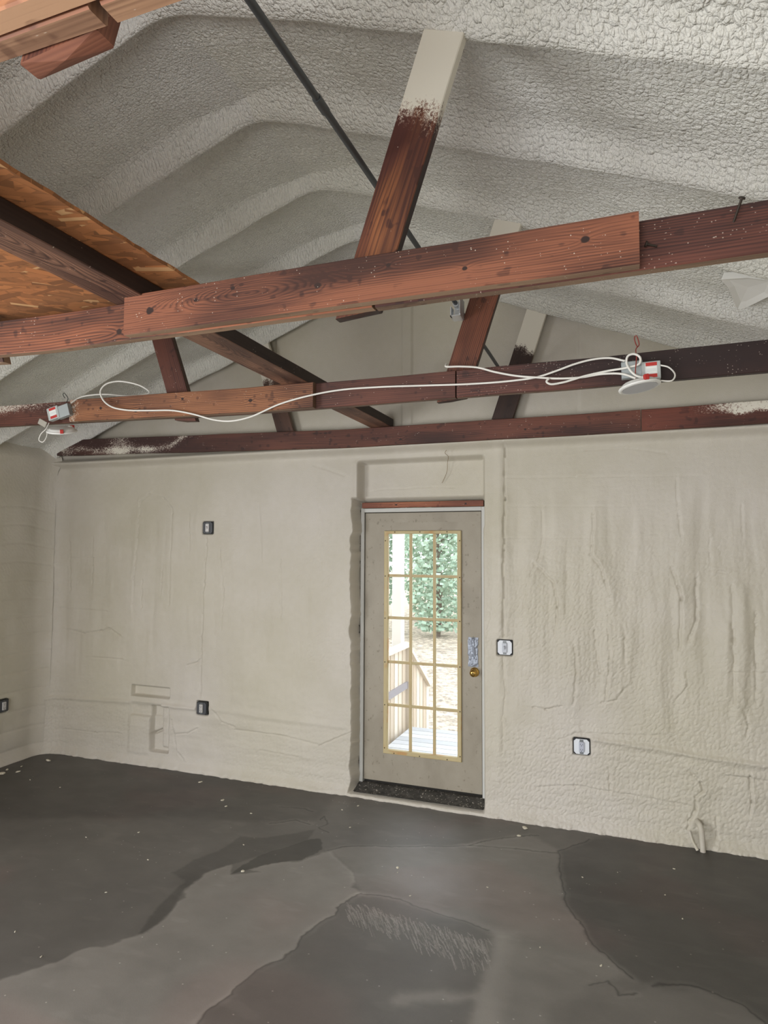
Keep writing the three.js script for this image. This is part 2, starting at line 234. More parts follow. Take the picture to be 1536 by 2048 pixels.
  const xs = steps([[XL + CUT, XL + 0.12, 0.004], [XL + 0.12, -0.12, 0.008], [-0.12, 1.02, 0.005], [1.02, 2.85, 0.0068], [2.85, XR + 0.05, 0.03]]);
  const ys = steps([[-0.01, 0.12, 0.005], [0.12, 2.66, 0.0068], [2.66, 4.02, 0.012]]);
  const w = struct('wall_back', 'spray foamed wall with the glazed door, seams and buried conduit');
  part('foam_lining', heightGrid(xs, ys, face, (x, y) => y < roofLine(x) + 0.12 && !(x > holeL(y) && x < HX1 && y > HY0 && y < HY1)), foamWallMat, w);
  const outer = [box(XL - 0.2, -0.055, -0.15, 2.75, -0.14, -0.05), box(0.96, XR + 0.2, -0.15, 2.75, -0.14, -0.05), box(-0.055, 0.96, 2.2, 2.75, -0.14, -0.05)];
  const s = new THREE.Shape([[XL - 0.2, 2.75], [XR + 0.2, 2.75], [XR + 0.2, 2.76], [RIDGE, 4.05], [XL - 0.2, 2.76]].map((q) => new THREE.Vector2(...q))); const eg = new THREE.ExtrudeGeometry(s, { depth: 0.09, bevelEnabled: false }); eg.translate(0, 0, -0.14); outer.push(eg);
  part('siding', merge(outer), std(0xb9b4a8, 0.8), w);
}
// ---------------------------------------------------------------- other walls
{
  const side = (sgn, X) => (z, y, p) => {
    let d = 0.016 * fbm(z * 1.1 + 9, y * 0.9, 3, 111) + 0.006 * vn(z * 3, y * 11, 112) + 0.003 * vn(z * 12, y * 4, 113) + 0.002 * bubble(z * 36, y * 33, 114);
    const band = ((y * 6.2 + 0.3 * vn(z * 2, y, 118)) % 1 + 1) % 1; d -= 0.006 * Math.exp(-(((band - 0.5) / 0.06) ** 2)) * (y < 2.2 ? 1 : 0);
    d += 0.03 * Math.exp(-((y / 0.05) ** 2)) + fillet(z - ZW) + 0.06 * Math.exp(-(((y - 2.62) / 0.1) ** 2));
    if (sgn > 0 && Math.abs(z - 0.602) < 0.055 && Math.abs(y - 0.5) < 0.055) d = -0.03;
    p[0] = X + sgn * d; p[1] = y; p[2] = z;
  };
  const wl = struct('wall_left', 'spray foamed side wall meeting the glazed-door wall in a rounded corner');
  part('foam_lining', heightGrid(steps([[ZW + CUT, ZW + 0.12, 0.004], [ZW + 0.12, 1.4, 0.009], [1.4, ROOMZ + 0.05, 0.06]]), steps([[-0.01, 2.8, 0.009]]), side(1, XL), (z, y) => !(z > GZ0 && z < GZ1 && y < GY1)), foamWallMat, wl);
  part('siding', merge([box(XL - 0.2, XL - 0.05, -0.15, 2.7, -0.14, GZ0), box(XL - 0.2, XL - 0.05, -0.15, 2.7, GZ1, ROOMZ + 0.2), box(XL - 0.2, XL - 0.05, GY1, 2.7, GZ0, GZ1)]), std(0xb9b4a8, 0.8), wl);
  const wr = struct('wall_right', 'spray foamed side wall opposite the corner');
  part('foam_lining', heightGrid(steps([[0.06, ROOMZ + 0.05, 0.05]]), steps([[-0.01, 2.8, 0.04]]), side(-1, XR)), foamWallMat, wr);
  part('siding', box(XR + 0.05, XR + 0.2, -0.15, 2.7, -0.14, ROOMZ + 0.2), std(0xb9b4a8, 0.8), wr);
  const wf = struct('wall_rear', 'bare sheathed wall with the garage doorway, facing the glazed door');
  const sh = new THREE.Shape([[XL - 0.2, -0.01], [XR + 0.2, -0.01], [XR + 0.2, 2.7], [RIDGE, 4.1], [XL - 0.2, 2.7]].map((q) => new THREE.Vector2(...q)));
  sh.holes.push(new THREE.Path([[WX0, WY0], [WX0, WY1], [WX1, WY1], [WX1, WY0]].map((q) => new THREE.Vector2(...q))));
  const g = new THREE.ExtrudeGeometry(sh, { depth: 0.16, bevelEnabled: false }); g.translate(0, 0, ROOMZ);
  part('sheathing', g, std(0x8a6a48, 0.85), wf);
}

// ---------------------------------------------------------------- floor: stained concrete slab
{
  const X0 = -3.2, X1 = 3.8, Z0 = 0.0, Z1 = 3.6, TW = 2048, TH = 1280;
  const toFloor = (poly) => poly.map(([u, v]) => { const q = onY(u, v, 0); return [q.x, q.z]; });
  const inside = (poly, x, y) => { let r = false; for (let i = 0, j = poly.length - 1; i < poly.length; j = i++) { const [xi, yi] = poly[i], [xj, yj] = poly[j]; if ((yi > y) !== (yj > y) && x < (xj - xi) * (y - yi) / (yj - yi) + xi) r = !r; } return r; };
  const dseg = (poly, x, y, closed) => { let m = 9; for (let i = 0; i < poly.length - (closed ? 0 : 1); i++) { const a = poly[i], b = poly[(i + 1) % poly.length], dx = b[0] - a[0], dy = b[1] - a[1], t = clamp(((x - a[0]) * dx + (y - a[1]) * dy) / (dx * dx + dy * dy + 1e-12)); m = Math.min(m, Math.hypot(x - a[0] - dx * t, y - a[1] - dy * t)); } return m; };
  const edgeAC = [[720, 1786], [705, 1796], [672, 1815], [668, 1828], [640, 1845], [618, 1862], [600, 1885], [588, 1898], [570, 1906], [566, 1915], [535, 1930], [510, 1940], [490, 1962], [472, 1975], [468, 1990], [445, 2005], [420, 2020], [395, 2048]];
  const bottomLeft = [[395, 2200], [-600, 2200], [-600, 2100]];
  const A = toFloor([[0, 1960], [60, 1940], [110, 1924], [150, 1903], [205, 1893], [250, 1877], [290, 1865], [325, 1840], [352, 1806], [370, 1795], [366, 1785], [388, 1765], [420, 1742], [463, 1730], [466, 1748], [520, 1746], [500, 1738], [545, 1727], [600, 1722], [640, 1706], [660, 1704], [672, 1718], [700, 1738], [708, 1762], [700, 1776], [720, 1786]].concat(edgeAC, bottomLeft));
  const C = toFloor([[720, 1786], [760, 1790], [800, 1800], [860, 1822], [925, 1842], [975, 1862], [986, 1876], [978, 1910], [968, 1945], [950, 1985], [935, 2048], [930, 2200], [395, 2200]].concat(edgeAC.slice().reverse()));
  const edgeF = [[1180, 1678], [1150, 1690], [1118, 1704], [1118, 1730], [1128, 1775], [1134, 1812], [1152, 1832], [1172, 1862], [1185, 1890], [1215, 1915], [1245, 1940], [1265, 1955]];
  const Fd = toFloor(edgeF.concat([[1330, 1975], [1420, 1985], [1480, 2010], [1540, 2048], [2400, 2048], [2300, 1640], [1700, 1620]]));
  const G = toFloor([[1100, 2200], [1100, 2048], [1097, 2018], [1125, 2003], [1165, 1992], [1182, 1968], [1210, 1957], [1228, 1972], [1240, 1992], [1275, 1988], [1300, 1970], [1360, 1966], [1430, 1988], [1480, 2010], [1530, 2045], [1560, 2200]]);
  const W = toFloor([[465, 1747], [480, 1735], [515, 1712], [560, 1697], [610, 1683], [640, 1676], [645, 1700], [600, 1720], [540, 1727], [500, 1738]]);
  const W2 = toFloor([[345, 1745], [370, 1733], [385, 1720], [430, 1705], [480, 1672], [530, 1676], [575, 1668], [630, 1660], [615, 1682], [560, 1697], [515, 1712], [465, 1730], [420, 1740], [388, 1764], [366, 1785], [350, 1808], [300, 1862], [280, 1868], [330, 1800], [370, 1765]]);
  const Mid = toFloor([[655, 1700], [720, 1692], [900, 1690], [985, 1678], [1060, 1670], [1120, 1700], [1118, 1730], [1128, 1775], [1134, 1812], [1152, 1832], [1172, 1862], [1185, 1890], [1215, 1915], [1250, 1950], [1180, 1968], [1165, 1992], [1125, 2003], [1097, 2018], [1100, 2200], [930, 2200], [935, 2048], [950, 1985], [968, 1945], [986, 1876], [975, 1862], [925, 1842], [860, 1822], [800, 1800], [720, 1786], [705, 1762], [700, 1738], [672, 1718]]);
  const Band = toFloor([[720, 1786], [800, 1799], [860, 1818], [925, 1838], [985, 1858], [1032, 1866], [1020, 1910], [1005, 1960], [1000, 2048], [985, 2200], [930, 2200], [935, 2048], [950, 1985], [968, 1945], [986, 1876], [975, 1864], [925, 1844], [860, 1824], [800, 1803]]);
  const Back = toFloor([[-900, 1640], [0, 1638], [180, 1635], [400, 1637], [540, 1646], [600, 1640], [640, 1640], [655, 1610], [720, 1560], [100, 1450], [-900, 1500]]);
  const Smear = toFloor([[785, 1998], [800, 1984], [860, 1985], [910, 1981], [948, 1990], [945, 2000], [900, 2004], [840, 2006], [790, 2008]]);
  const cracks = [edgeAC, [[720, 1786], [760, 1790], [800, 1800], [860, 1822], [925, 1842], [975, 1862]], [[655, 1702], [680, 1694], [720, 1692], [820, 1694], [900, 1692], [940, 1690], [985, 1678], [1060, 1670], [1075, 1671]], [[940, 1690], [1000, 1695], [1115, 1706]], edgeF, [[640, 1640], [650, 1632], [653, 1648], [640, 1655], [655, 1665]], [[560, 1615], [610, 1617], [625, 1623]], [[1182, 1968], [1215, 1960], [1232, 1978], [1240, 1992], [1270, 1990]], [[1300, 1970], [1360, 1966], [1430, 1988], [1480, 2010], [1530, 2045]], [[540, 1648], [590, 1640], [622, 1648]]].map(toFloor);
  const bb = (p) => { let a = 9, b = -9, c = 9, d = -9; for (const [x, y] of p) { a = Math.min(a, x); b = Math.max(b, x); c = Math.min(c, y); d = Math.max(d, y); } return [a - 0.12, b + 0.12, c - 0.12, d + 0.12]; };
  const zones = [[Back, -17, 0.05, 0], [W2, -19, 0.012, 0], [Mid, 18, 0.03, 0], [A, 29, 0.012, 1], [C, -2, 0.02, 0], [Fd, -22, 0.04, 0], [Band, 18, 0.05, 0], [G, 8, 0.02, 0], [W, -32, 0.006, 0], [Smear, 26, 0.03, 0]].map(([p, dv, soft, e]) => ({ p, dv, soft, e, b: bb(p) }));
  const cr = cracks.map((p) => ({ p, b: bb(p) }));
  // pale dried brush strokes
  const strokes = []; { const r = rng(77); for (let i = 0; i < 420; i++) { const t = r(), u = 690 + 285 * t, v0 = 1795 + 80 * t + 10 * r(), len = 8 + 32 * r(), v = v0 + (r() ** 1.6) * 60 * (0.5 + t * 0.6); if (v > 1935) continue; const a = onY(u, v, 0), b = onY(u + 4 + 6 * r(), v + len * 0.6, 0); strokes.push([a.x, a.z, b.x, b.z, 0.5 + r()]); } }
  const buf = new Float32Array(TW * TH * 2);
  for (let j = 0; j < TH; j++) for (let i = 0; i < TW; i++) {
    const x = X0 + (i + 0.5) / TW * (X1 - X0), z = Z0 + (j + 0.5) / TH * (Z1 - Z0);
    const wx = x + 0.012 * vn(x * 14, z * 14, 201) + 0.005 * vn(x * 50, z * 50, 202), wz = z + 0.012 * vn(x * 14 + 7, z * 14, 203) + 0.005 * vn(x * 50, z * 50 + 3, 204);
    let v = 101, gl = 0;
    for (const q of zones) { if (x < q.b[0] || x > q.b[1] || z < q.b[2] || z > q.b[3]) continue; const inn = inside(q.p, wx, wz), d = dseg(q.p, wx, wz, true) * (inn ? 1 : -1); const m = sstep(-q.soft, q.soft, d); v += q.dv * m; if (q.e) v += 8 * m * Math.exp(-Math.abs(d) / 0.03); if (q.e) gl = m; }
    for (const q of cr) { if (x < q.b[0] || x > q.b[1] || z < q.b[2] || z > q.b[3]) continue; const d = dseg(q.p, wx, wz, false); v -= 30 * Math.exp(-((d / 0.005) ** 2)); v += 9 * Math.exp(-(((d - 0.016) / 0.012) ** 2)) * (0.5 + 0.8 * vn(x * 9, z * 9, 219)); }
    v += 11 * fbm(x * 1.7, z * 2.1, 4, 211) + 7 * fbm(x * 9, z * 12, 4, 212) + 5 * sstep(0.25, 0.5, fbm(x * 5 + 3, z * 14, 3, 213)) + 3 * (hash(i, j, 7) - 0.5);
    if (hash(Math.floor(i / 2), Math.floor(j / 2), 8) > 0.9994) v += 55;
    const k = (j * TW + i) * 2; buf[k] = v; buf[k + 1] = gl;
  }
  for (const [ax, az, bx, bz, s] of strokes) { const n = 40; for (let k = 0; k <= n; k++) { const x = ax + (bx - ax) * k / n, z = az + (bz - az) * k / n; const i = Math.round((x - X0) / (X1 - X0) * TW), j = Math.round((z - Z0) / (Z1 - Z0) * TH); if (i > 1 && i < TW - 1 && j > 1 && j < TH - 1) { const q = (j * TW + i) * 2; buf[q] = Math.max(buf[q], 100 + 34 * s); } } }
  const map = dataTex(TW, TH, (i, j, c) => { const k = (j * TW + i) * 2, v = buf[k], red = 5 * sstep(0.1, 0.4, fbm(i / 260, j / 200, 3, 230)); c[0] = v * 1.01 + red; c[1] = v * 0.985; c[2] = v * 0.95; });
  const rough = dataTex(512, 320, (i, j, c) => { const k = ((j * 4) * TW + i * 4) * 2; const v = 255 * clamp(0.50 + 0.12 * buf[k + 1] + 0.10 * fbm(i / 30, j / 24, 3, 240)); c[0] = c[1] = c[2] = v; }, false);
  const bump = dataTex(512, 512, (i, j, c) => { const v = 128 + 70 * (hash(i, j, 3) - 0.5) + 60 * fbm(i / 24, j / 24, 3, 250); c[0] = c[1] = c[2] = v; }, false); bump.repeat.set(7, 3.6);
  for (const t of [map, rough]) t.wrapS = t.wrapT = THREE.MirroredRepeatWrapping;
  const mat = new THREE.MeshStandardMaterial({ map, roughnessMap: rough, roughness: 1.0, bumpMap: bump, bumpScale: 0.0006 });
  const fl = struct('floor', 'dark grey concrete slab with pale dried patches, cracks and streaks');
  const g = new THREE.BoxGeometry(7.2, 0.12, ROOMZ + 0.45); g.translate(0.3, -0.06, (ROOMZ + 0.45) / 2 - 0.2);
  const P = g.attributes.position, U = g.attributes.uv; for (let k = 0; k < P.count; k++) U.setXY(k, (P.getX(k) - X0) / (X1 - X0), (P.getZ(k) - Z0) / (Z1 - Z0));
  part('slab', g, mat, fl);
}

// ---------------------------------------------------------------- door, frame, threshold
const V2 = (l) => l.map((q) => new THREE.Vector2(...q));
function ring(x0, x1, y0, y1, hx0, hx1, hy0, hy1, depth, bevel) { const s = new THREE.Shape(V2([[x0, y0], [x1, y0], [x1, y1], [x0, y1]])); s.holes.push(new THREE.Path(V2([[hx0, hy0], [hx0, hy1], [hx1, hy1], [hx1, hy0]]))); return new THREE.ExtrudeGeometry(s, { depth, bevelEnabled: bevel > 0, bevelSize: bevel, bevelThickness: bevel, bevelSegments: 2, bevelOffset: -bevel }); }
{
  const paint = dataTex(256, 512, (i, j, c) => { const n = 8 * fbm(i / 30, j / 40, 4, 301) + 3 * (hash(i, j, 302) - 0.5); const dirt = 22 * sstep(0.42, 0.6, fbm(i / 5, j / 6, 3, 303)) + 8 * sstep(0.1, 0.5, fbm(i / 40, j / 60, 3, 304)); c[0] = 153 + n - dirt; c[1] = 145 + n - dirt; c[2] = 130 + n - dirt; });
  const slabMat = new THREE.MeshStandardMaterial({ map: paint, roughness: 0.5 }); paint.repeat.set(1.1, 0.49);
  const yellow = dataTex(256, 256, (i, j, c) => { const n = 10 * fbm(i / 20, j / 60, 3, 311), r = 34 * sstep(0.12, 0.45, fbm(i / 26 + 3, j / 26, 3, 312)); c[0] = 186 + n; c[1] = 170 + n - r * 0.7; c[2] = 128 + n - r; });
  const liteMat = new THREE.MeshStandardMaterial({ map: yellow, roughness: 0.5 });
  const glass = new THREE.MeshPhysicalMaterial({ color: 0xffffff, roughness: 0.06, transmission: 1, thickness: 0, ior: 1.5 });
  const d = struct('door_1', 'taupe steel exterior door with a fifteen pane window');
  const GXa = 0.196, GXb = 0.736, GYa = 0.330, GYb = 1.952;
  const slab = ring(DX0, DX1, DY0, DY1, 0.185, 0.75, 0.318, 1.962, 0.036, 0.003); slab.translate(0, 0, -0.041);
  part('door_slab', slab, slabMat, d, 'taupe painted door leaf');
  const lite = ring(0.162, 0.766, 0.298, 1.976, GXa, GXb, GYa, GYb, 0.022, 0.005); lite.translate(0, 0, -0.012);
  part('window_frame', lite, liteMat, d, 'yellowed plastic window frame with screw holes');
  const vx = [0.373, 0.559], hy = [0.660, 0.981, 1.314, 1.634], mw = 0.0105;
  const xsE = [GXa, ...vx, GXb], ysE = [GYa, ...hy, GYb];
  for (const x of vx) part('muntin', box(x - mw, x + mw, GYa - 0.004, GYb + 0.004, -0.016, 0.004, 0.004), liteMat, d);
  for (const y of hy) part('muntin', box(GXa - 0.004, GXb + 0.004, y - mw, y + mw, -0.016, 0.003, 0.004), liteMat, d);
  for (let i = 0; i < 3; i++) for (let j = 0; j < 5; j++) part('pane', box(xsE[i], xsE[i + 1], ysE[j], ysE[j + 1], -0.026, -0.023), glass, d);
  const screw = new THREE.CylinderGeometry(0.0045, 0.0045, 0.002, 10); screw.rotateX(Math.PI / 2); const screwMat = std(0x3a3022, 0.7);
  for (const y of [0.34, 0.66, 0.98, 1.31, 1.63, 1.9]) for (const x of [0.174, 0.756]) { const m = part('screw_plug', screw, screwMat, d); m.position.set(x, y, 0.0155); }
  for (const x of [0.25, 0.45, 0.66]) for (const y of [0.308, 1.966]) { const m = part('screw_plug', screw, screwMat, d); m.position.set(x, y, 0.0155); }
  // knob
  const brass = new THREE.MeshStandardMaterial({ color: 0xc9a45c, metalness: 1, roughness: 0.25 });
  const prof = [[0, 0.062], [0.012, 0.0615], [0.014, 0.058], [0.024, 0.056], [0.027, 0.046], [0.024, 0.034], [0.015, 0.027], [0.012, 0.014], [0.026, 0.010], [0.033, 0.006], [0.034, 0.0]].reverse().map((q) => new THREE.Vector2(...q));
  const kg = new THREE.LatheGeometry(prof, 32); kg.rotateX(Math.PI / 2);
  const k = part('knob', kg, brass, d, 'round brass door knob'); k.position.set(0.862, 0.948, 0);
  part('lock_cylinder', (() => { const g = new THREE.CylinderGeometry(0.009, 0.009, 0.004, 16); g.rotateX(Math.PI / 2); return g; })(), std(0x57482a, 0.4, 1), k).position.set(0, 0, 0.063);
  // silver tape stuck over the old lock hole
  const tape = heightGrid(steps([[0, 1, 1 / 24]]), steps([[0, 1, 1 / 60]]), (u, v, p) => { const wob = 0.004 * vn(v * 9, u > 0.5 ? 3 : 8, 321); p[0] = 0.815 + 0.072 * u + wob + (v > 0.9 ? 0.004 : 0); p[1] = 0.985 + 0.212 * v + 0.004 * vn(u * 6, 2, 322); const e = Math.min(u, 1 - u, v, 1 - v); p[2] = 0.0012 + clamp(e * 14) * (0.007 * Math.exp(-(((u - 0.6 - 0.25 * (0.6 - v)) / 0.12) ** 2)) * sstep(0.2, 0.5, v) + 0.004 * Math.abs(vn(u * 5, v * 7, 323)) + 0.002 * Math.abs(vn(u * 14, v * 18, 324))); });
  part('tape_patch', tape, new THREE.MeshStandardMaterial({ color: 0x8a909c, metalness: 0.35, roughness: 0.38, side: THREE.DoubleSide }), d, 'crumpled silver tape over the lock hole');
  // bottom sweep
  part('door_sweep', box(0.004, 0.91, 0.07, 0.088, -0.036, -0.006), std(0x17140f, 0.8), d);

  const jm = std(0xc4c4c0, 0.55), dk = std(0x2a2722, 0.8);
  const t1 = struct('trim_1', 'pale painted door jambs and head');
  part('jamb', box(-0.032, -0.004, 0.06, 2.15, -0.10, 0.012, 0.003), jm, t1); part('jamb', box(0.918, 0.946, 0.06, 2.15, -0.10, 0.012, 0.003), jm, t1);
  part('head', box(-0.004, 0.918, 2.120, 2.150, -0.10, 0.012, 0.003), jm, t1);
  part('weather_strip', merge([box(-0.004, 0.0, 0.085, 2.12, -0.045, -0.006), box(0.914, 0.918, 0.085, 2.12, -0.045, -0.006), box(0, 0.914, 2.1155, 2.12, -0.045, -0.006)]), dk, t1);
  const t3 = struct('trim_2', 'dirty dark metal threshold under the door');
  const sill = heightGrid(steps([[-0.03, 0.945, 0.01]]), steps([[-0.09, 0.14, 0.008]]), (x, z, p) => { p[0] = x; p[1] = 0.068 - 0.028 * sstep(0.0, 0.13, z) + 0.004 * fbm(x * 30, z * 30, 3, 331); p[2] = z; });
  part('sill', sill, new THREE.MeshStandardMaterial({ map: dataTex(512, 128, (i, j, c) => { const n = fbm(i / 14, j / 14, 3, 341), f = sstep(0.36, 0.46, fbm(i / 5, j / 4, 2, 342)); const k = 66 + 30 * n + 120 * f; c[0] = k * 1.03; c[1] = k; c[2] = k * 0.95; }), roughness: 0.8, side: THREE.DoubleSide }), t3).material.map.repeat.set(1, 4);
  part('sill_base', box(-0.03, 0.945, -0.02, 0.035, -0.09, 0.12), dk, t3);
}

// ---------------------------------------------------------------- timber
function woodTex(o) {
  const W = o.w ?? 1024, FH = 128, EH = 32, H = FH + EH, s = o.seed * 13, L = o.L, B = o.H;
  const lit = o.light ?? [158, 92, 62], drk = o.dark ?? [92, 44, 32], edge = o.edge ?? [142, 116, 94];
  return dataTex(W, H, (i, j, c) => {
    const u = (i + 0.5) / W * L, isEdge = j < EH, v = isEdge ? (j + 0.5) / EH * 0.04 : (j - EH + 0.5) / FH * B;
    let g = v * (o.freq ?? 95) + 2.6 * fbm(u * 0.9, v * 7, 3, s) + 0.5 * fbm(u * 5, v * 30, 2, s + 2), kd = 0;
    if (!isEdge && o.cathedral) for (const [cu, cv, a, b] of o.cathedral) { const q = Math.sqrt(((u - cu) / a) ** 2 + ((v - cv) / b) ** 2); g = mix(q * 9 + 0.6 * fbm(u * 3, v * 12, 2, s + 4), g, sstep(0.7, 1.3, q)); }
    if (!isEdge && o.knots) for (const [ku, kv, kr] of o.knots) { const d = Math.hypot((u - ku), (v - kv) * 1.3) / kr; g += 2.2 * Math.exp(-d * 0.45) * (v > kv ? 1 : -1); kd = Math.max(kd, 1 - sstep(0.75, 1.15, d + 0.15 * vn(u * 90, v * 90, s + 8))); }
    const fr = g - Math.floor(g), late = fr < 0.7 ? (fr / 0.7) ** 3 : 1 - (fr - 0.7) / 0.3;
    const streak = vn(u * 6, v * 420, s + 3), blot = fbm(u * 2.2, v * 9, 4, s + 5), spots = sstep(0.33, 0.5, fbm(u * 26, v * 34, 2, s + 6));
    let t = 0.10 + 0.62 * late * (isEdge ? 0.4 : 1) * (0.6 + 0.7 * (vn(u * 1.3, v * 16, s + 12) * 0.5 + 0.5)) + 0.22 * streak + 0.75 * blot + 0.4 * spots + 0.5 * sstep(0.1, 0.55, fbm(u * 1.1 + 4, v * 5, 3, s + 14));
    const st = o.stain ? o.stain(u, v) : 0;
    const A = isEdge ? edge : lit, D = isEdge ? [edge[0] * 0.62, edge[1] * 0.56, edge[2] * 0.54] : drk; t = clamp(t);
    let r = mix(A[0], D[0], t), gg = mix(A[1], D[1], t), b = mix(A[2], D[2], t);
    if (st > 0) { const k = clamp(st * (0.85 + 0.3 * blot)); r = mix(r, o.stainTo?.[0] ?? 42, k); gg = mix(gg, o.stainTo?.[1] ?? 24, k); b = mix(b, o.stainTo?.[2] ?? 20, k); }
    if (kd > 0) { r = mix(r, 44, kd); gg = mix(gg, 24, kd); b = mix(b, 19, kd); }
    // speckles and drifts of foam overspray
    const sp = o.spray ? o.spray(u, v, isEdge) : 0, fine = hash(i, j, s + 30), cell = vn(u * 160, v * 160, s + 31) * 0.5 + 0.5;
    const dots = worley(u * 60, v * 60, s + 32)[0] < 0.02 + 0.09 * hash(Math.floor(u * 23), Math.floor(v * 19), 5) && hash(Math.floor(u * 47), Math.floor(v * 41), s + 9) < (o.dots ?? 0.12);
    let cov = sp > 0 ? sstep(1 - sp - 0.16, 1 - sp + 0.16, 0.5 * fine + 0.5 * cell) : 0; if (sp >= 0.99) cov = 1; if (dots) cov = Math.max(cov, 0.8);
    if (cov > 0) { r = mix(r, 222, cov); gg = mix(gg, 217, cov); b = mix(b, 205, cov); }
    c[0] = r; c[1] = gg; c[2] = b;
  });
}
// a board along x from 0..L, height y 0..H, depth z 0..T, with eased edges; bend(x) lifts it
function boardGeo(L, H, T, o = {}) {
  const N = o.n ?? Math.max(2, Math.round(L / 0.08)), c = 0.003, EH = 0.2; const pos = [], uv = [];
  const bend = o.bend ?? (() => 0), wob = o.wob ?? 0.0012, sd = o.seed ?? 1;
  // profile: list of [y, z, vcoord] for each face strip
  const fv = (y) => EH + (1 - EH) * clamp(y / H, 0.01, 0.99), ev = (z) => EH * clamp(z / T, 0.06, 0.94);
  const strips = [
    [[c, T, fv(c)], [H - c, T, fv(H - c)]], [[H - c, T, fv(H)], [H, T - c, fv(H)]], [[H, T - c, ev(T)], [H, c, ev(0)]], [[H, c, fv(H)], [H - c, 0, fv(H)]],
    [[H - c, 0, fv(H)], [c, 0, fv(0)]], [[c, 0, fv(0)], [0, c, fv(0)]], [[0, c, ev(0)], [0, T - c, ev(T)]], [[0, T - c, fv(0)], [c, T, fv(0)]],
  ];
  const P = (x, q) => [x + (o.cut ? o.cut(x, q[0]) : 0), q[0] + bend(x) + wob * vn(x * 4, q[0] * 20 + q[1] * 9, sd), q[1] + wob * vn(x * 3, q[0] * 8, sd + 3)];
  const push = (p, u, v) => { pos.push(...p); uv.push(u, v); };
  for (const [a, b] of strips) for (let i = 0; i < N; i++) { const x0 = L * i / N, x1 = L * (i + 1) / N, u0 = i / N, u1 = (i + 1) / N; const A = P(x0, a), B = P(x1, a), C = P(x1, b), D = P(x0, b); push(A, u0, a[2]); push(B, u1, a[2]); push(C, u1, b[2]); push(A, u0, a[2]); push(C, u1, b[2]); push(D, u0, b[2]); }
  for (const [x, u, s] of [[0, 0.004, -1], [L, 0.996, 1]]) { const q = [[c, T], [H - c, T], [H, T - c], [H, c], [H - c, 0], [c, 0], [0, c], [0, T - c]].map((k) => [P(x, k), k]); const m = P(x, [H / 2, T / 2]); for (let i = 0; i < 8; i++) { const [a, ka] = q[i], [b, kb] = q[(i + 1) % 8]; const t = s > 0 ? [[b, kb], [a, ka]] : [[a, ka], [b, kb]]; push(m, u, EH * 0.5); push(t[0][0], u, ev(t[0][1][1])); push(t[1][0], u, ev(t[1][1][1])); } }
  const g = new THREE.BufferGeometry(); g.setAttribute('position', new THREE.Float32BufferAttribute(pos, 3)); g.setAttribute('uv', new THREE.Float32BufferAttribute(uv, 2)); g.computeVertexNormals(); return g;
}
const woodMat = (o, rough = 0.62) => { const m = woodTex(o); m.wrapS = m.wrapT = THREE.ClampToEdgeWrapping; return new THREE.MeshStandardMaterial({ map: m, bumpMap: m, bumpScale: 0.0015, roughness: rough, side: THREE.DoubleSide }); };
const CH = 0.14, CY = 2.6, TH = 0.038;
const sag = (x) => 0.024 * Math.max(0, -0.1 - x) + 0.012 * Math.max(0, x - 1.8);
function chord(parent, name, x0, x1, z0, o, label, y = CY, h = CH) { const L = x1 - x0, m = part(name, boardGeo(L, h, TH, { bend: (x) => sag(x0 + x), seed: o.seed, wob: 0.0016 }), woodMat({ L, H: h, ...o }), parent, label); m.position.set(x0, y, z0); return m; }
// a web board: centre line through (cx at y 2.79), leaning by slope s, from y0 to y1, at depth z0
function web(parent, cx, s, y0, y1, z0, o, label) { const a = Math.atan(s), L = (y1 - y0) / Math.cos(a), m = part('web_board', boardGeo(L, 0.142, TH, { seed: o.seed, wob: 0.001, cut: (x, y) => (x < 0.01 ? -(y - 0.071) * Math.tan(a) * 1.3 + (Math.abs(y - 0.071) > 0.06 ? 0.008 : 0) : 0) }), woodMat({ L, H: 0.142, w: 512, ...o }), parent, label); const ax = cx + s * (y0 - 2.79); m.rotation.z = Math.PI / 2 - a; m.position.set(ax + 0.071 * Math.cos(a), y0 - 0.071 * Math.sin(a), z0); return m; }
const RED = { light: [140, 86, 64], dark: [84, 46, 36] }, DKRED = { light: [104, 62, 50], dark: [60, 34, 29] }, ORG = { light: [184, 116, 72], dark: [112, 58, 38] }, BLK = { light: [74, 50, 42], dark: [38, 25, 22] };
{
  // truss beside the loft sheet, nearest the open doorway
  const t = thing('roof_truss', 'bright orange-brown roof truss beyond the loose loft sheet, with a split notched joint', 'truss', 'roof trusses');
  chord(t, 'bottom_chord', -2.95, 1.192, 3.985, { seed: 1, light: [178, 120, 86], dark: [108, 64, 46], edge: [186, 146, 116], dots: 0.2 });
  chord(t, 'bottom_chord', 1.212, 3.55, 3.985, { seed: 2, light: [172, 114, 82], dark: [104, 62, 46], edge: [178, 138, 108], dots: 0.2 });
  chord(t, 'splice_board', 0.1, 1.9, 4.025, { seed: 3, light: [182, 124, 88], dark: [112, 68, 48], edge: [196, 154, 122], dots: 0.2, w: 512 });
  web(t, 1.155, 0.33, 2.592, 3.6, 3.945, { seed: 4, ...RED, edge: [150, 96, 74], round: true }); web(t, -0.62, -0.33, 2.592, 3.6, 3.945, { seed: 5, ...RED, round: true });
}
const sprayTop = (u0, u1) => (u, v) => sstep(u0 - 0.02, u1, u + 0.03 * vn(v * 30, u * 20, 400)) * 1.15;
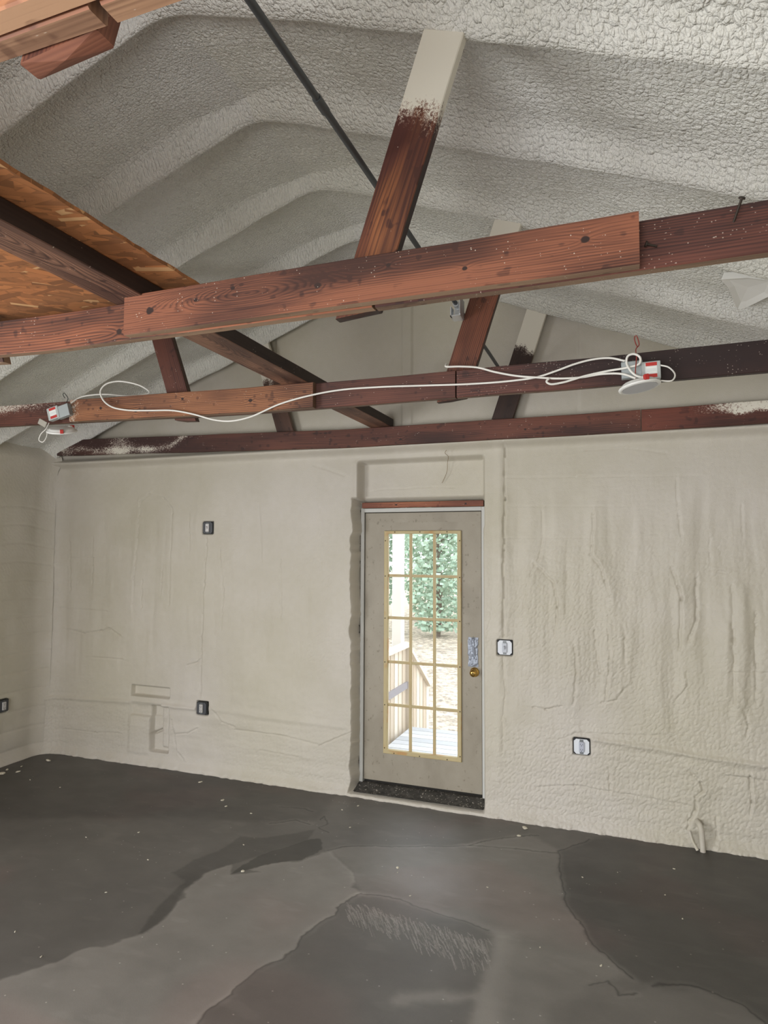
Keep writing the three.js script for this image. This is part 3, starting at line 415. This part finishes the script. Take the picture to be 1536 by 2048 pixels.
{
  const t = thing('roof_truss', 'red-brown roof truss with a long nailed splice board carrying the loft sheet edge', 'truss', 'roof trusses');
  chord(t, 'bottom_chord', -2.95, 1.155, 2.785, { seed: 11, light: [150, 92, 64], dark: [56, 30, 24], edge: [150, 122, 98], knots: [[3.10, 0.035, 0.014]], stain: (u, v) => 0.55 * sstep(0.03, 0.11, v - 0.02 + 0.05 * vn(u * 3, 1, 5)) * sstep(0.3, -0.2, vn(u * 2, v * 14, 6)) });
  chord(t, 'bottom_chord', 1.165, 3.55, 2.785, { seed: 12, light: [104, 60, 49], dark: [52, 28, 25], edge: [136, 110, 88], dots: 0.5, stain: (u) => 0.3 * sstep(0.9, 2.0, u) });
  chord(t, 'splice_board', 0.205, 1.945, 2.825, { seed: 13, light: [140, 86, 62], dark: [60, 32, 24], edge: [152, 124, 100], freq: 120, cathedral: [[0.52, 0.085, 0.35, 0.06]], knots: [[0.78, 0.075, 0.012], [0.115, 0.075, 0.017], [0.31, 0.09, 0.009], [0.46, 0.11, 0.008], [1.02, 0.105, 0.009], [1.60, 0.09, 0.012], [1.26, 0.06, 0.008]], dots: 0.16, w: 2048 }, 'red stained splice board with raised grain and dark knots', CY + 0.004, 0.145);
  web(t, 1.15, 0.33, 2.592, 3.62, 2.745, { seed: 14, light: [156, 98, 58], dark: [66, 34, 25], edge: [58, 40, 34], freq: 70, round: true, spray: sprayTop(0.60, 0.78), dots: 0.02, stain: (u, v) => 0.6 * sstep(0.08, 0.13, v + 0.03 * vn(u * 5, 1, 4)) + 0.5 * sstep(0.4, 0.62, u), stainTo: [70, 30, 24] }, 'brace board with its top coated in white foam');
  web(t, -0.62, -0.33, 2.592, 3.6, 2.745, { seed: 15, ...BLK, round: true });
  // nails
  const iron = std(0x3c342e, 0.6, 0.6);
  const nail = (u, v, z, up, lean) => { const q = onZ(u, v, z); const g = merge([(() => { const c = new THREE.CylinderGeometry(0.0035, 0.003, up, 8); c.translate(0, -up / 2, 0); return c; })(), (() => { const c = new THREE.CylinderGeometry(0.0085, 0.0085, 0.004, 12); return c; })()]); const m = part('nail', g, iron, t); m.position.copy(q); m.rotation.set(0.75, 0, lean); return m; };
  nail(1484, 396, 2.86, 0.1, -0.25); nail(1292, 488, 2.835, 0.03, 1.2);
}
{
  const t = thing('roof_truss', 'roof truss carrying both dangling lamps and the white cable', 'truss', 'roof trusses');
  chord(t, 'bottom_chord', -2.95, 1.105, 1.5, { seed: 21, ...DKRED, edge: [110, 86, 70], spray: (u, v) => 0.62 * sstep(1.75, 0.9, u) * sstep(0.055, 0.135, v + 0.02 * vn(u * 6, 2, 4)) });
  chord(t, 'bottom_chord', 1.112, 3.55, 1.5, { seed: 22, light: [104, 62, 52], dark: [50, 28, 25], edge: [116, 92, 76], dots: 0.4, stain: (u, v) => 0.96 * sstep(0.35, 0.95, u + 0.2 * vn(u * 2, v * 10, 7) + v), stainTo: [38, 22, 22] });
  chord(t, 'splice_board', -1.385, 0.325, 1.54, { seed: 23, light: [148, 98, 66], dark: [66, 38, 28], edge: [140, 112, 88], knots: [[1.32, 0.065, 0.012], [0.52, 0.045, 0.011], [0.25, 0.075, 0.010], [0.86, 0.10, 0.009]], w: 2048, spray: (u, v) => 0.5 * sstep(0.12, 0.0, u) }, 'orange-brown splice board with dark knots');
  web(t, 1.137, 0.33, 2.592, 3.6, 1.46, { seed: 24, light: [122, 72, 51], dark: [54, 28, 22], edge: [70, 46, 38], round: true, spray: sprayTop(0.78, 0.88), dots: 0.02 }, 'red-brown brace board topped with white foam'); web(t, -0.633, -0.36, 2.592, 3.6, 1.46, { seed: 25, light: [96, 54, 42], dark: [54, 28, 24], edge: [84, 64, 54], round: true });
}
{
  const t = thing('roof_truss', 'dark roof truss against the foamed wall above the door, dusted with overspray', 'truss', 'roof trusses');
  chord(t, 'bottom_chord', -2.93, 2.005, 0.197, { seed: 31, light: [110, 64, 50], dark: [50, 27, 23], edge: [112, 88, 70], knots: [[3.3, 0.04, 0.01], [4.2, 0.06, 0.009]], stain: (u, v) => 0.75 * sstep(2.6, 1.0, u), stainTo: [58, 40, 40], spray: (u, v) => { if (u > 1.42 + 0.1 * vn(v * 20, 3, 8)) return 0; const n = fbm(u * 4.5, 2, 2, 55) * 0.05; return clamp((0.5 + 0.35 * vn(u * 7, v * 12, 57)) * Math.exp(-(((v - 0.05 - n - (u > 1.25 ? (u - 1.25) * 0.6 : 0)) / 0.034) ** 2)) + 0.45 * Math.exp(-(((u - 0.72) / 0.14) ** 2)) + 0.3 * Math.exp(-(((u - 0.1) / 0.1) ** 2))); } });
  chord(t, 'bottom_chord', 2.01, 3.55, 0.197, { seed: 32, light: [116, 62, 48], dark: [62, 31, 26], edge: [112, 88, 70], stain: (u) => 0.45 * sstep(0.1, 0.7, u), spray: (u, v) => 0.85 * sstep(0.22, 0.62, u) * sstep(0.055, 0.10, v + 0.02 * vn(u * 9, 1, 3)) });
  web(t, 1.118, 0.33, 2.66, 3.62, 0.157, { seed: 33, ...BLK, stain: () => 0.5, stainTo: [34, 22, 20], spray: sprayTop(0.54, 0.66), dots: 0.02 }, 'blackened brace board topped with white foam');
  web(t, -0.62, -0.33, 2.66, 3.62, 0.157, { seed: 34, light: [92, 66, 54], dark: [56, 36, 30], edge: [110, 92, 80], spray: sprayTop(0.50, 0.62), dots: 0.02 });
}
{
  const L = 5.6, H = 0.066, W = 0.16;
  const g = boardGeo(L, W, H, { seed: 41, wob: 0.002 });          // lies flat: local y across, local z up
  const m = solo('ceiling_stringer', g, woodMat({ L, H: W, seed: 41, light: [150, 110, 88], dark: [66, 44, 36], edge: [50, 36, 30], freq: 80, cathedral: [[2.35, 0.08, 0.4, 0.075], [3.35, 0.08, 0.5, 0.07]], stain: (u, v) => 0.35 * sstep(0.1, 0.4, vn(u * 1.5, v * 20, 11)), w: 2048 }), 'weathered brown plank lying lengthwise across the truss chords', 'plank');
  m.setRotationFromMatrix(new THREE.Matrix4().makeBasis(new THREE.Vector3(0, 0, 1), new THREE.Vector3(1, 0, 0), new THREE.Vector3(0, 1, 0)));
  m.position.set(0.125, 2.742, 0.16);
}
{
  // oriented strand board sheet laid on the trusses
  const flakes = document.createElement('canvas'); flakes.width = 1024; flakes.height = 1024; const x = flakes.getContext('2d'); x.fillStyle = '#96683f'; x.fillRect(0, 0, 1024, 1024); const r = rng(51);
  for (let i = 0; i < 4200; i++) { const a = r() * Math.PI * 0.35 - 0.15 + (r() < 0.12 ? 1.2 : 0), l = 40 + 110 * r(), w = 8 + 22 * r(), s = r(); x.save(); x.translate(r() * 1024, r() * 1024); x.rotate(a); const f = 0.82 + 0.36 * r(), q = s < 0.04 ? [206, 160, 112] : [158 * f, 103 * f, 62 * f]; x.fillStyle = `rgb(${q.map((k) => Math.round(k)).join(',')})`; x.fillRect(-l / 2, -w / 2, l, w); x.fillStyle = 'rgba(80,46,22,0.28)'; x.fillRect(-l / 2, w / 2 - 1, l, 1.4); x.restore(); }
  const tx = new THREE.CanvasTexture(flakes); tx.colorSpace = THREE.SRGBColorSpace; tx.wrapS = tx.wrapT = THREE.RepeatWrapping; tx.repeat.set(0.75, 0.75);
  const g = heightGrid(steps([[-2.0, 0.42, 0.02]]), steps([[2.62, 3.86, 0.04]]), (a, b, p) => { const e = a > 0.41 ? 0.004 * vn(b * 40, 1, 52) + 0.003 * vn(b * 12, 1, 53) : 0; p[0] = a + e; p[1] = 2.8095 + 0.0006 * vn(a * 9, b * 9, 54); p[2] = b; });
  const top = g.clone(); top.translate(0, 0.0125, 0); const edges = heightGrid(steps([[0, 0.0125, 0.0063]]), steps([[2.62, 3.86, 0.04]]), (a, b, p) => { p[0] = 0.42 + 0.004 * vn(b * 40, 1, 52) + 0.003 * vn(b * 12, 1, 53) + 0.001 * vn(a * 900, b * 60, 55); p[1] = 2.8095 + a; p[2] = b; });
  const e2 = box(-2.0, 0.42, 2.8095, 2.822, 2.617, 2.62);
  const sheetMat = new THREE.MeshStandardMaterial({ map: tx, roughness: 0.75, bumpMap: tx, bumpScale: 0.001, side: THREE.DoubleSide });
  solo('strand_board_sheet', box(-2.3, -0.1, 2.8095, 2.822, 3.88, 5.1), sheetMat, 'second strand board sheet set back from the plank, behind the first', 'board');
  solo('strand_board_sheet', merge([g, top, edges, e2]), sheetMat, 'orange strand board sheet lying on the truss chords as a loft floor', 'board');
}

// ---------------------------------------------------------------- conduit
{
  const c = thing('metal_conduit', 'thin dark metal conduit running high past the braces to the gable', 'conduit');
  const steel = new THREE.MeshStandardMaterial({ color: 0x5d6062, metalness: 0.75, roughness: 0.5 }), zinc = new THREE.MeshStandardMaterial({ color: 0xd2d5d8, metalness: 0.7, roughness: 0.35 });
  part('pipe', tube([[1.116, 3.066, 4.6], [1.116, 3.078, 3.4], [1.116, 3.079, 2.6], [1.117, 3.07, 1.52], [1.128, 3.046, 1.1], [1.139, 3.03, 0.8], [1.15, 3.0, 0.13]].map((q) => new THREE.Vector3(...q)), 0.0105, 120, 12), steel, c);
  const cp = new THREE.CylinderGeometry(0.0135, 0.0135, 0.06, 14); cp.rotateX(Math.PI / 2); part('coupling', cp, steel, c).position.set(1.116, 3.078, 3.12);
  const b = part('strap', merge([box(-0.016, 0.022, -0.022, 0.03, -0.03, -0.027), box(0.018, 0.022, -0.03, 0.03, -0.03, 0.04), box(-0.018, 0.02, -0.034, -0.030, -0.03, 0.03), box(-0.018, -0.014, -0.034, 0.0, -0.01, 0.03)]), zinc, c, 'galvanised strap fixing the pipe to a brace'); b.position.set(1.115, 3.055, 1.545); b.scale.set(1.35, 1.5, 1.3);
  const co = new THREE.CylinderGeometry(0.016, 0.016, 0.05, 12); co.rotateX(Math.PI / 2); part('connector', co, zinc, c).position.set(1.117, 3.07, 1.55);
}

// ---------------------------------------------------------------- electrical boxes
function octa(w, h, c) { return new THREE.Shape(V2([[-w + c, -h], [w - c, -h], [w, -h + c], [w, h - c], [w - c, h], [-w + c, h], [-w, h - c], [-w, -h + c]])); }
function elecBox(name, label, cat, pos, rotY, o) {
  const t = thing(name, label, cat, o.group); t.position.copy(pos); t.rotation.y = rotY;
  const steel = new THREE.MeshStandardMaterial({ color: 0x6f7274, metalness: 0.7, roughness: 0.45 }), dark = std(0x23242a, 0.7), pale = std(0xdfe3ea, 0.45), dev = std(o.device ?? 0xcfcfd0, 0.4);
  const bx = new THREE.ExtrudeGeometry(octa(0.052, 0.052, 0.008), { depth: 0.05, bevelEnabled: false }); bx.translate(0, 0, -0.056); part('metal_box', bx, o.bare ? std(0x3c3d3c, 0.55, 0.5) : dark, t);
  const pl = new THREE.ExtrudeGeometry(octa(o.bare ? 0.045 : 0.0475, o.bare ? 0.046 : 0.0475, o.bare ? 0.012 : 0.014), { depth: 0.004, bevelEnabled: true, bevelSize: 0.0015, bevelThickness: 0.0015, bevelSegments: 1 }); pl.translate(0, 0, -0.003);
  part('cover_plate', pl, o.bare ? new THREE.MeshStandardMaterial({ color: 0x54565a, metalness: 0.6, roughness: 0.4 }) : pale, t, o.bare ? 'grey metal mud ring' : 'pale protective plate');
  const h = 0.033, w = 0.0165; const d = part('device', (() => { const g = new RoundedBoxGeometry(w * 2, h * 2, 0.012, 2, 0.003); g.translate(0, 0, 0.007); return g; })(), dev, t, o.sw ? 'switch body' : 'double socket');
  part('yoke', box(-0.012, 0.012, -0.046, 0.046, 0.001, 0.0045), steel, t);
  if (o.sw) part('toggle', (() => { const g = new RoundedBoxGeometry(0.009, 0.022, 0.016, 2, 0.002); g.rotateX(0.4); g.translate(0, 0.002, 0.017); return g; })(), dev, d);
  else for (const s of [-1, 1]) { for (const k of [-1, 1]) part('slot', box(k * 0.0065 - 0.0012, k * 0.0065 + 0.0012, s * 0.017 - 0.003, s * 0.017 + 0.006, 0.0125, 0.0135), dark, d); part('ground_hole', (() => { const g = new THREE.CylinderGeometry(0.0028, 0.0028, 0.001, 10); g.rotateX(Math.PI / 2); g.translate(0, s * 0.017 - 0.008, 0.0131); return g; })(), dark, d); }
  const sc = new THREE.CylinderGeometry(0.004, 0.004, 0.003, 10); sc.rotateX(Math.PI / 2); for (const y of [-0.0405, 0.0405]) part('screw', sc, steel, t).position.set(0, y, 0.0055);
  return t;
}
elecBox('wall_switch', 'grey metal switch box high on the foam, joined by a seam to the socket below', 'switch', new THREE.Vector3(-1.359, 2.006, 0.135), 0, { bare: true, sw: true, device: 0xd4d2d2 });
elecBox('wall_socket', 'dark grey metal socket box on the foam below the high switch', 'socket', new THREE.Vector3(-1.384, 0.523, 0.135), 0, { bare: true, device: 0xbdbcba });
elecBox('wall_socket', 'dark metal socket box on the side wall beside the corner', 'socket', new THREE.Vector3(-3.028, 0.503, 0.602), Math.PI / 2, { bare: true, device: 0xbdbcba });
elecBox('wall_switch', 'switch with pale plate and black gap beside the door knob', 'switch', new THREE.Vector3(1.104, 1.157, 0.135), 0, { sw: true, device: 0xb9bdc6 });
elecBox('wall_socket', 'double socket with pale blue-white plate low on the wall beside the door', 'socket', new THREE.Vector3(1.608, 0.536, 0.135), 0, { device: 0xb4b8c6 });

// foam covered pipe stub at the floor
{
  const p = thing('pipe_stub', 'foam covered pipe stub bending out of the slab at the wall foot', 'pipe');
  part('pipe', tube([[2.315, -0.01, 0.20], [2.313, 0.06, 0.195], [2.308, 0.13, 0.19], [2.302, 0.152, 0.18], [2.29, 0.16, 0.14]].map((q) => new THREE.Vector3(...q)), 0.0165, 40, 12), foamPlain, p);
  part('wire_end', tube([[2.245, 0.1, 0.17], [2.26, 0.05, 0.19], [2.285, 0.008, 0.21]].map((q) => new THREE.Vector3(...q)), 0.009, 20, 8), foamPlain, p);
}

// ---------------------------------------------------------------- dangling lamps
const white = std(0xe9e9e6, 0.45), boxGrey = std(0x9aa0a2, 0.45, 0.3), red = std(0xb8322c, 0.5), cableWhite = std(0xe4e2dc, 0.5);
function lamp(label, o) {
  const t = thing('recessed_lamp', label, 'lamp', 'lamps not yet mounted'); t.position.copy(o.at);
  // thin disc lamp
  const prof = [[0, -0.006], [0.074, -0.006], [0.078, -0.009], [0.088, -0.006], [0.0895, 0.0], [0.086, 0.004], [0.078, 0.006], [0.074, 0.014], [0.066, 0.02], [0, 0.02]].map((q) => new THREE.Vector2(...q));
  const disc = part('disc', new THREE.LatheGeometry(prof, 48), white, t, 'thin white disc lamp'); disc.rotation.set(...o.discRot);
  part('lens', (() => { const g = new THREE.CylinderGeometry(0.073, 0.073, 0.002, 40); g.translate(0, -0.0072, 0); return g; })(), std(0xb4b6bc, 0.35), disc);
  for (const a of o.clips) { const cl = new THREE.Group(); cl.name = 'spring_clip'; disc.add(cl); cl.rotation.y = a; part('clip_arm', box(0.062, 0.094, 0.016, 0.022, -0.009, 0.009), white, cl); part('clip_tip', box(0.078, 0.098, 0.0, 0.024, -0.010, 0.010, 0.003), red, cl, 'red clip tip'); }
  // driver box
  const b = new THREE.Group(); b.name = 'driver_box'; t.add(b); b.position.set(...o.box); b.rotation.set(...o.boxRot);
  part('box_body', new RoundedBoxGeometry(0.092, 0.078, 0.034, 2, 0.004), boxGrey, b); part('box_lid', (() => { const g = new RoundedBoxGeometry(0.084, 0.07, 0.004, 2, 0.0015); g.translate(o.lid, 0, 0.019); return g; })(), std(0xa9b0b2, 0.4, 0.2), b);
  const s = new THREE.Group(); s.name = 'wiring_box'; t.add(s); s.position.set(...o.side); s.rotation.set(...o.boxRot);
  part('box_body', new RoundedBoxGeometry(0.08, 0.08, 0.036, 2, 0.004), std(0xb0b5b4, 0.5), s); part('sticker', box(-0.024, 0.026, -0.032, 0.033, 0.0182, 0.019), std(0xd8dcda, 0.5), s);
  part('sticker_band', box(-0.022, 0.025, 0.018, 0.034, 0.019, 0.0196), red, s, 'red printed band'); part('sticker_band', box(-0.022, 0.025, -0.034, -0.018, 0.019, 0.0196), red, s, 'red printed band');
  part('sticker_line', box(-0.018, 0.022, 0.008, 0.014, 0.019, 0.0194), white, s); part('sticker_line', box(-0.018, 0.022, -0.013, -0.008, 0.019, 0.0194), white, s);
  return t;
}
const P = (l) => l.map(([u, v, z]) => onZ(u, v, z));
const lampR = onZ(1279, 773, 1.66), lampL = onZ(124, 862, 1.64);
const tR = lamp('disc lamp hanging level under its grey driver box with a red hanger loop', { at: lampR, discRot: [-0.05, 0.1, 0.16], clips: [1.65, -1.35], box: [onZ(1264, 740, 1.58).x - lampR.x, onZ(1264, 740, 1.58).y - lampR.y, 1.575 - lampR.z], boxRot: [0, 0, 0.02], lid: 0, side: [onZ(1302, 741, 1.6).x - lampR.x, onZ(1302, 741, 1.6).y - lampR.y, 1.592 - lampR.z] });
const tL = lamp('tilted disc lamp hanging edge-on from its grey driver box by the foamed eave', { at: lampL, discRot: [0.35, 0.2, -0.16], clips: [1.4, -1.0], box: [onZ(129, 823, 1.6).x - lampL.x, onZ(129, 823, 1.6).y - lampL.y, 1.602 - lampL.z], boxRot: [0, 0.15, 0.28], lid: 0.004, side: [onZ(109, 827, 1.62).x - lampL.x, onZ(109, 827, 1.62).y - lampL.y, 1.618 - lampL.z] });
const addTo = (t, name, pts, r, mat, seg = 60) => part(name, tube(P(pts).map((q) => q.sub(t.position)), r, seg, 8), mat, t);
addTo(tR, 'lead', [[1319, 730, 1.6], [1338, 735, 1.63], [1350, 750, 1.65], [1344, 761, 1.66], [1310, 761, 1.66], [1282, 766, 1.66]], 0.0035, cableWhite);
addTo(tR, 'hanger_loop', [[1271, 762, 1.62], [1271, 740, 1.63], [1273, 715, 1.62], [1272, 698, 1.6], [1278, 690, 1.59], [1277, 682, 1.59], [1272, 671, 1.59], [1269, 675, 1.59], [1271, 686, 1.59], [1275, 694, 1.6]], 0.0024, std(0x8c3a30, 0.6));
addTo(tL, 'hanger_loop', [[133, 805, 1.58], [136, 797, 1.57], [132, 790, 1.57], [128, 786, 1.57], [126, 789, 1.57], [130, 796, 1.57]], 0.0022, std(0x3a3a38, 0.6));
addTo(tL, 'lead', [[98, 846, 1.64], [92, 858, 1.66], [82, 868, 1.67], [78, 880, 1.67], [86, 884, 1.67], [93, 874, 1.66], [95, 856, 1.65]], 0.0032, cableWhite);
part('lead_tag', (() => { const g = box(-0.035, 0.035, -0.018, 0.018, -0.003, 0.003, 0.002); g.rotateZ(-0.45); return g; })(), std(0xa9a49a, 0.6), tL).position.copy(onZ(85, 846, 1.63).sub(tL.position));

function cable(label, pts, r = 0.0052, seg = 160) { return solo('electrical_cable', tube(P(pts), r, seg, 8), cableWhite, label, 'cable'); }
cable('long white cable looping from the tilted lamp along the truss to the hanging lamp', [[142, 806, 1.6], [160, 795, 1.56], [185, 790, 1.53], [215, 789, 1.50], [250, 792, 1.47], [285, 790, 1.47], [299, 784, 1.50], [284, 773, 1.53], [258, 765, 1.56], [232, 763, 1.58], [211, 769, 1.60], [201, 782, 1.61], [205, 798, 1.61], [222, 813, 1.61], [252, 820, 1.60], [300, 821, 1.595], [345, 821, 1.595], [385, 828, 1.60], [430, 840, 1.605], [462, 842, 1.605], [500, 834, 1.60], [560, 808, 1.59], [620, 791, 1.585], [680, 780, 1.56], [760, 774, 1.55], [850, 771, 1.55], [940, 768, 1.55], [1020, 762, 1.555], [1075, 754, 1.56], [1112, 742, 1.565], [1150, 728, 1.565], [1185, 719, 1.565], [1220, 716, 1.57], [1250, 722, 1.58]], 0.005, 420);
cable('white cable end coming off the brace and doubling back to the hanging lamp', [[893, 728, 1.52], [892, 733, 1.55], [920, 733, 1.555], [955, 735, 1.555], [990, 744, 1.56], [1035, 752, 1.56], [1075, 755, 1.57], [1115, 757, 1.575], [1160, 755, 1.57], [1205, 748, 1.575], [1245, 748, 1.60], [1272, 757, 1.63]], 0.0052, 200);
cable('white cable coiled in a loop over the grey driver box', [[1098, 757, 1.58], [1093, 763, 1.585], [1100, 768, 1.585], [1125, 765, 1.58], [1170, 752, 1.575], [1215, 742, 1.58], [1255, 735, 1.615], [1279, 727, 1.625], [1280, 715, 1.625], [1268, 708, 1.625], [1256, 712, 1.625], [1253, 725, 1.625], [1260, 740, 1.63], [1272, 751, 1.635], [1284, 755, 1.64]], 0.0052, 200);

// ---------------------------------------------------------------- crumbs on the slab, dangling thread
{
  const r = rng(91), cm = std(0xd9d3c2, 0.8);
  const spots = [[96, 1522, 14], [14, 1540, 9], [36, 1544, 9], [4, 1548, 14], [43, 1533, 5], [400, 1565, 10], [445, 1601, 9], [452, 1613, 7], [1038, 1672, 9], [1050, 1657, 14], [795, 1736, 9], [975, 1775, 5], [820, 1792, 5], [277, 1665, 5], [172, 1675, 5], [487, 1690, 5], [485, 1743, 9], [296, 1720, 5], [212, 1785, 5], [82, 1914, 6], [30, 1864, 6], [502, 1627, 5], [684, 1620, 5], [716, 1612, 6], [700, 1655, 5], [1165, 1755, 5], [1348, 1738, 5], [1235, 1745, 4], [1365, 1838, 5], [1202, 1932, 8], [795, 1745, 4], [1080, 1895, 5], [1330, 1790, 4], [60, 1560, 4], [120, 1575, 4]];
  const geos = [0, 1, 2].map((k) => { const g = new THREE.IcosahedronGeometry(1, 1); const q = g.attributes.position; for (let i = 0; i < q.count; i++) { const n = 0.75 + 0.5 * hash(Math.round(q.getX(i) * 20), Math.round(q.getY(i) * 20 + q.getZ(i) * 7), k); q.setXYZ(i, q.getX(i) * n, q.getY(i) * n * 0.5, q.getZ(i) * n); } g.computeVertexNormals(); return g; });
  for (const [u, v, s] of spots) { const q = onY(u, v, 0), d = q.distanceTo(CAM), sz = s / F * d * 0.4; const where = q.x < -2.3 && q.z < 1 ? 'pale foam crumb on the slab in the foamed corner' : q.z < 0.75 && q.x < 0.2 ? 'pale foam crumb on dark slab below the cut-out wall patch' : q.z < 0.8 ? 'pale foam crumb on the slab before the door wall' : q.x > 1.3 ? 'pale foam crumb on the dark slab before the pipe stub' : q.x > 0.2 ? 'pale foam crumb beside the streaked dark panel of the slab' : 'pale foam crumb on the slab beside the large dried patch';
    const m = solo('foam_crumb', geos[Math.floor(r() * 3)], cm, where, 'crumb', 'foam crumbs on the floor'); m.scale.set(sz, sz * 0.55, sz * (0.4 + 0.5 * r())); m.rotation.y = r() * 3; m.position.set(q.x, sz * 0.2, q.z); }
  solo('dangling_thread', tube([[893, 900, 0.2], [890, 906, 0.19], [896, 912, 0.17], [895, 926, 0.1], [894, 942, 0.09], [888, 958, 0.08], [884, 966, 0.075]].map(([u, v, z]) => onZ(u, v, z)), 0.0018, 40, 6), std(0x8d7a5c, 0.8), 'thin brown thread hanging over the recess above the door', 'thread');
  // header strip of bare wood
  const t = struct('trim_3', 'narrow strip of bare reddish wood over the door head');
  const m = part('header_board', boardGeo(0.95, 0.042, 0.06, { seed: 61 }), woodMat({ L: 0.95, H: 0.042, seed: 61, light: [166, 104, 72], dark: [104, 54, 38], knots: [[0.28, 0.02, 0.008], [0.82, 0.02, 0.008]], w: 512 }), t); m.position.set(-0.012, 2.152, -0.02);
}

// ---------------------------------------------------------------- outside, seen through the door
{
  const leafTex = dataTex(512, 512, (i, j, c) => { const n = fbm(i / 7, j / 7, 3, 501), m = hash(i >> 1, j >> 1, 502); const k = 168 + 70 * n + 50 * (m - 0.5); c[0] = k; c[1] = k * 0.93; c[2] = k * 0.83; }); leafTex.repeat.set(14, 14);
  const gr = struct('ground_outside', 'leaf strewn ground beyond the deck');
  const gg = new THREE.PlaneGeometry(90, 90, 1, 1); gg.rotateX(-Math.PI / 2); gg.translate(0, -0.62, -20); part('soil', gg, new THREE.MeshStandardMaterial({ map: leafTex, roughness: 0.95 }), gr);
  const gd = struct('driveway', 'pale gravel apron round the open doorways'); part('gravel', box(-22, 12, -0.22, -0.13, 1, 24), std(0xb0a898, 0.95), gd);
  // deck
  const dk = thing('porch_deck', 'grey weathered porch deck boards outside the glazed door', 'deck'); const dm = [0xb9bcc0, 0xaeb2b6, 0xc2c4c6].map((h) => std(h, 0.8));
  for (let i = 0; i < 14; i++) part('plank', box(-0.24, 1.9, -0.06, -0.025, -0.29 - i * 0.125, -0.172 - i * 0.125), dm[i % 3], dk);
  part('joist', box(-0.22, 1.88, -0.6, -0.06, -1.9, -0.2), std(0x6d6a64, 0.9), dk);
  // board railing down the steps
  const fc = thing('stair_railing', 'pale board railing stepping down from the porch outside the door', 'railing'); const fm = [0xd2c6b4, 0xc2b4a0, 0xdcd2c2].map((h) => std(h, 0.8));
  const topY = (z) => z > -1.98 ? 0.80 : 0.80 - (-1.98 - z) * 0.70;
  for (let i = 0; i < 21; i++) { const z1 = -0.22 - i * 0.125, z0 = z1 - 0.098; const g = box(-0.33, -0.31, -0.58, 0, z0, z1); const q = g.attributes.position; for (let k = 0; k < q.count; k++) if (q.getY(k) > -0.1) q.setY(k, topY(q.getZ(k)) - 0.01); g.computeVertexNormals(); part('board', g, fm[i % 3], fc); }
  part('top_rail', box(-0.36, -0.27, 0.795, 0.835, -2.0, -0.18), fm[2], fc); { const L = 0.8 / Math.cos(Math.atan(0.7)); const g = new THREE.BoxGeometry(0.09, 0.04, L); g.rotateX(-Math.atan(0.7)); g.translate(-0.315, 0.80 - 0.28, -2.38); part('top_rail', g, fm[2], fc); }
  part('bottom_rail', box(-0.31, -0.29, 0.36, 0.43, -2.0, -0.22), std(0x8f8b8e, 0.8), fc); part('post', box(-0.36, -0.27, -0.62, 0.83, -2.05, -1.96), fm[0], fc);
  // porch post
  const pp = thing('porch_post', 'white porch post outside the door', 'post'); part('shaft', box(-0.52, -0.41, -0.62, 3.2, -2.2, -2.09, 0.01), std(0xf0f0ee, 0.7), pp);
  // trees
  const bark = std(0x6f675e, 0.95), greens = [0x9db8a4, 0xa6c0ac, 0xafc4ae, 0x98b4a4].map((h) => new THREE.MeshStandardMaterial({ color: h, roughness: 0.9, side: THREE.DoubleSide }));
  const leaf = new THREE.PlaneGeometry(0.10, 0.06); leaf.rotateX(0.4);
  const trees = [[-5.4, -13.4, 4.4, 0.95, 'broad pale green tree standing behind the porch post'], [-3.1, -13.2, 4.8, 1.0, 'leafy tree with low branches at the yard edge'], [-4.5, -17.2, 6.2, 1.2, 'tall leafy tree at the back of the yard between the two nearer ones'], [-0.2, -13.0, 5.0, 0.95, 'dense green tree past the door stile'], [-7.6, -18, 7.0, 1.2, 'distant tall tree behind the broad pale one'], [-2.0, -18.0, 6.4, 1.2, 'distant leafy tree with a thick crown behind the low-branched one']];
  trees.forEach(([x, z, h, rad, label], n) => {
    const t = thing('tree', label, 'tree', 'trees at the yard edge'); t.position.set(x, -0.62, z); const r = rng(700 + n);
    const tr = [tube([[0, 0, 0], [0.06, h * 0.3, 0.03], [-0.05, h * 0.6, 0], [0.08, h * 0.95, 0]].map((q) => new THREE.Vector3(...q)), 0.09, 24, 8)];
    for (let k = 0; k < 6; k++) { const a = r() * 6.28, y = h * (0.25 + 0.6 * r()); tr.push(tube([[0, y, 0], [Math.cos(a) * rad * 0.5, y + 0.4, Math.sin(a) * rad * 0.5], [Math.cos(a) * rad * 0.9, y + 0.9, Math.sin(a) * rad * 0.9]].map((q) => new THREE.Vector3(...q)), 0.03, 12, 6)); }
    part('trunk', merge(tr), bark, t);
    const ls = []; for (let k = 0; k < 4200; k++) { const a = r() * 6.28, y = 0.15 + h * (r() ** 0.8), rr = rad * Math.sqrt(r()) * (0.5 + 0.6 * Math.sin(Math.PI * clamp(y / (h * 1.15)))); const g = leaf.clone(); g.rotateY(r() * 6.28); g.rotateX(r() * 2 - 1); const s = 0.7 + 0.9 * r(); g.scale(s, s, s); g.translate(Math.cos(a) * rr, y, Math.sin(a) * rr); ls.push(g); }
    const f = part('foliage', mergeGeometries(ls), greens[n % 4], t);
  });
}

scene.traverse((o) => { if (o.isMesh) { o.castShadow = true; o.receiveShadow = true; } });
renderer.render(scene, camera);
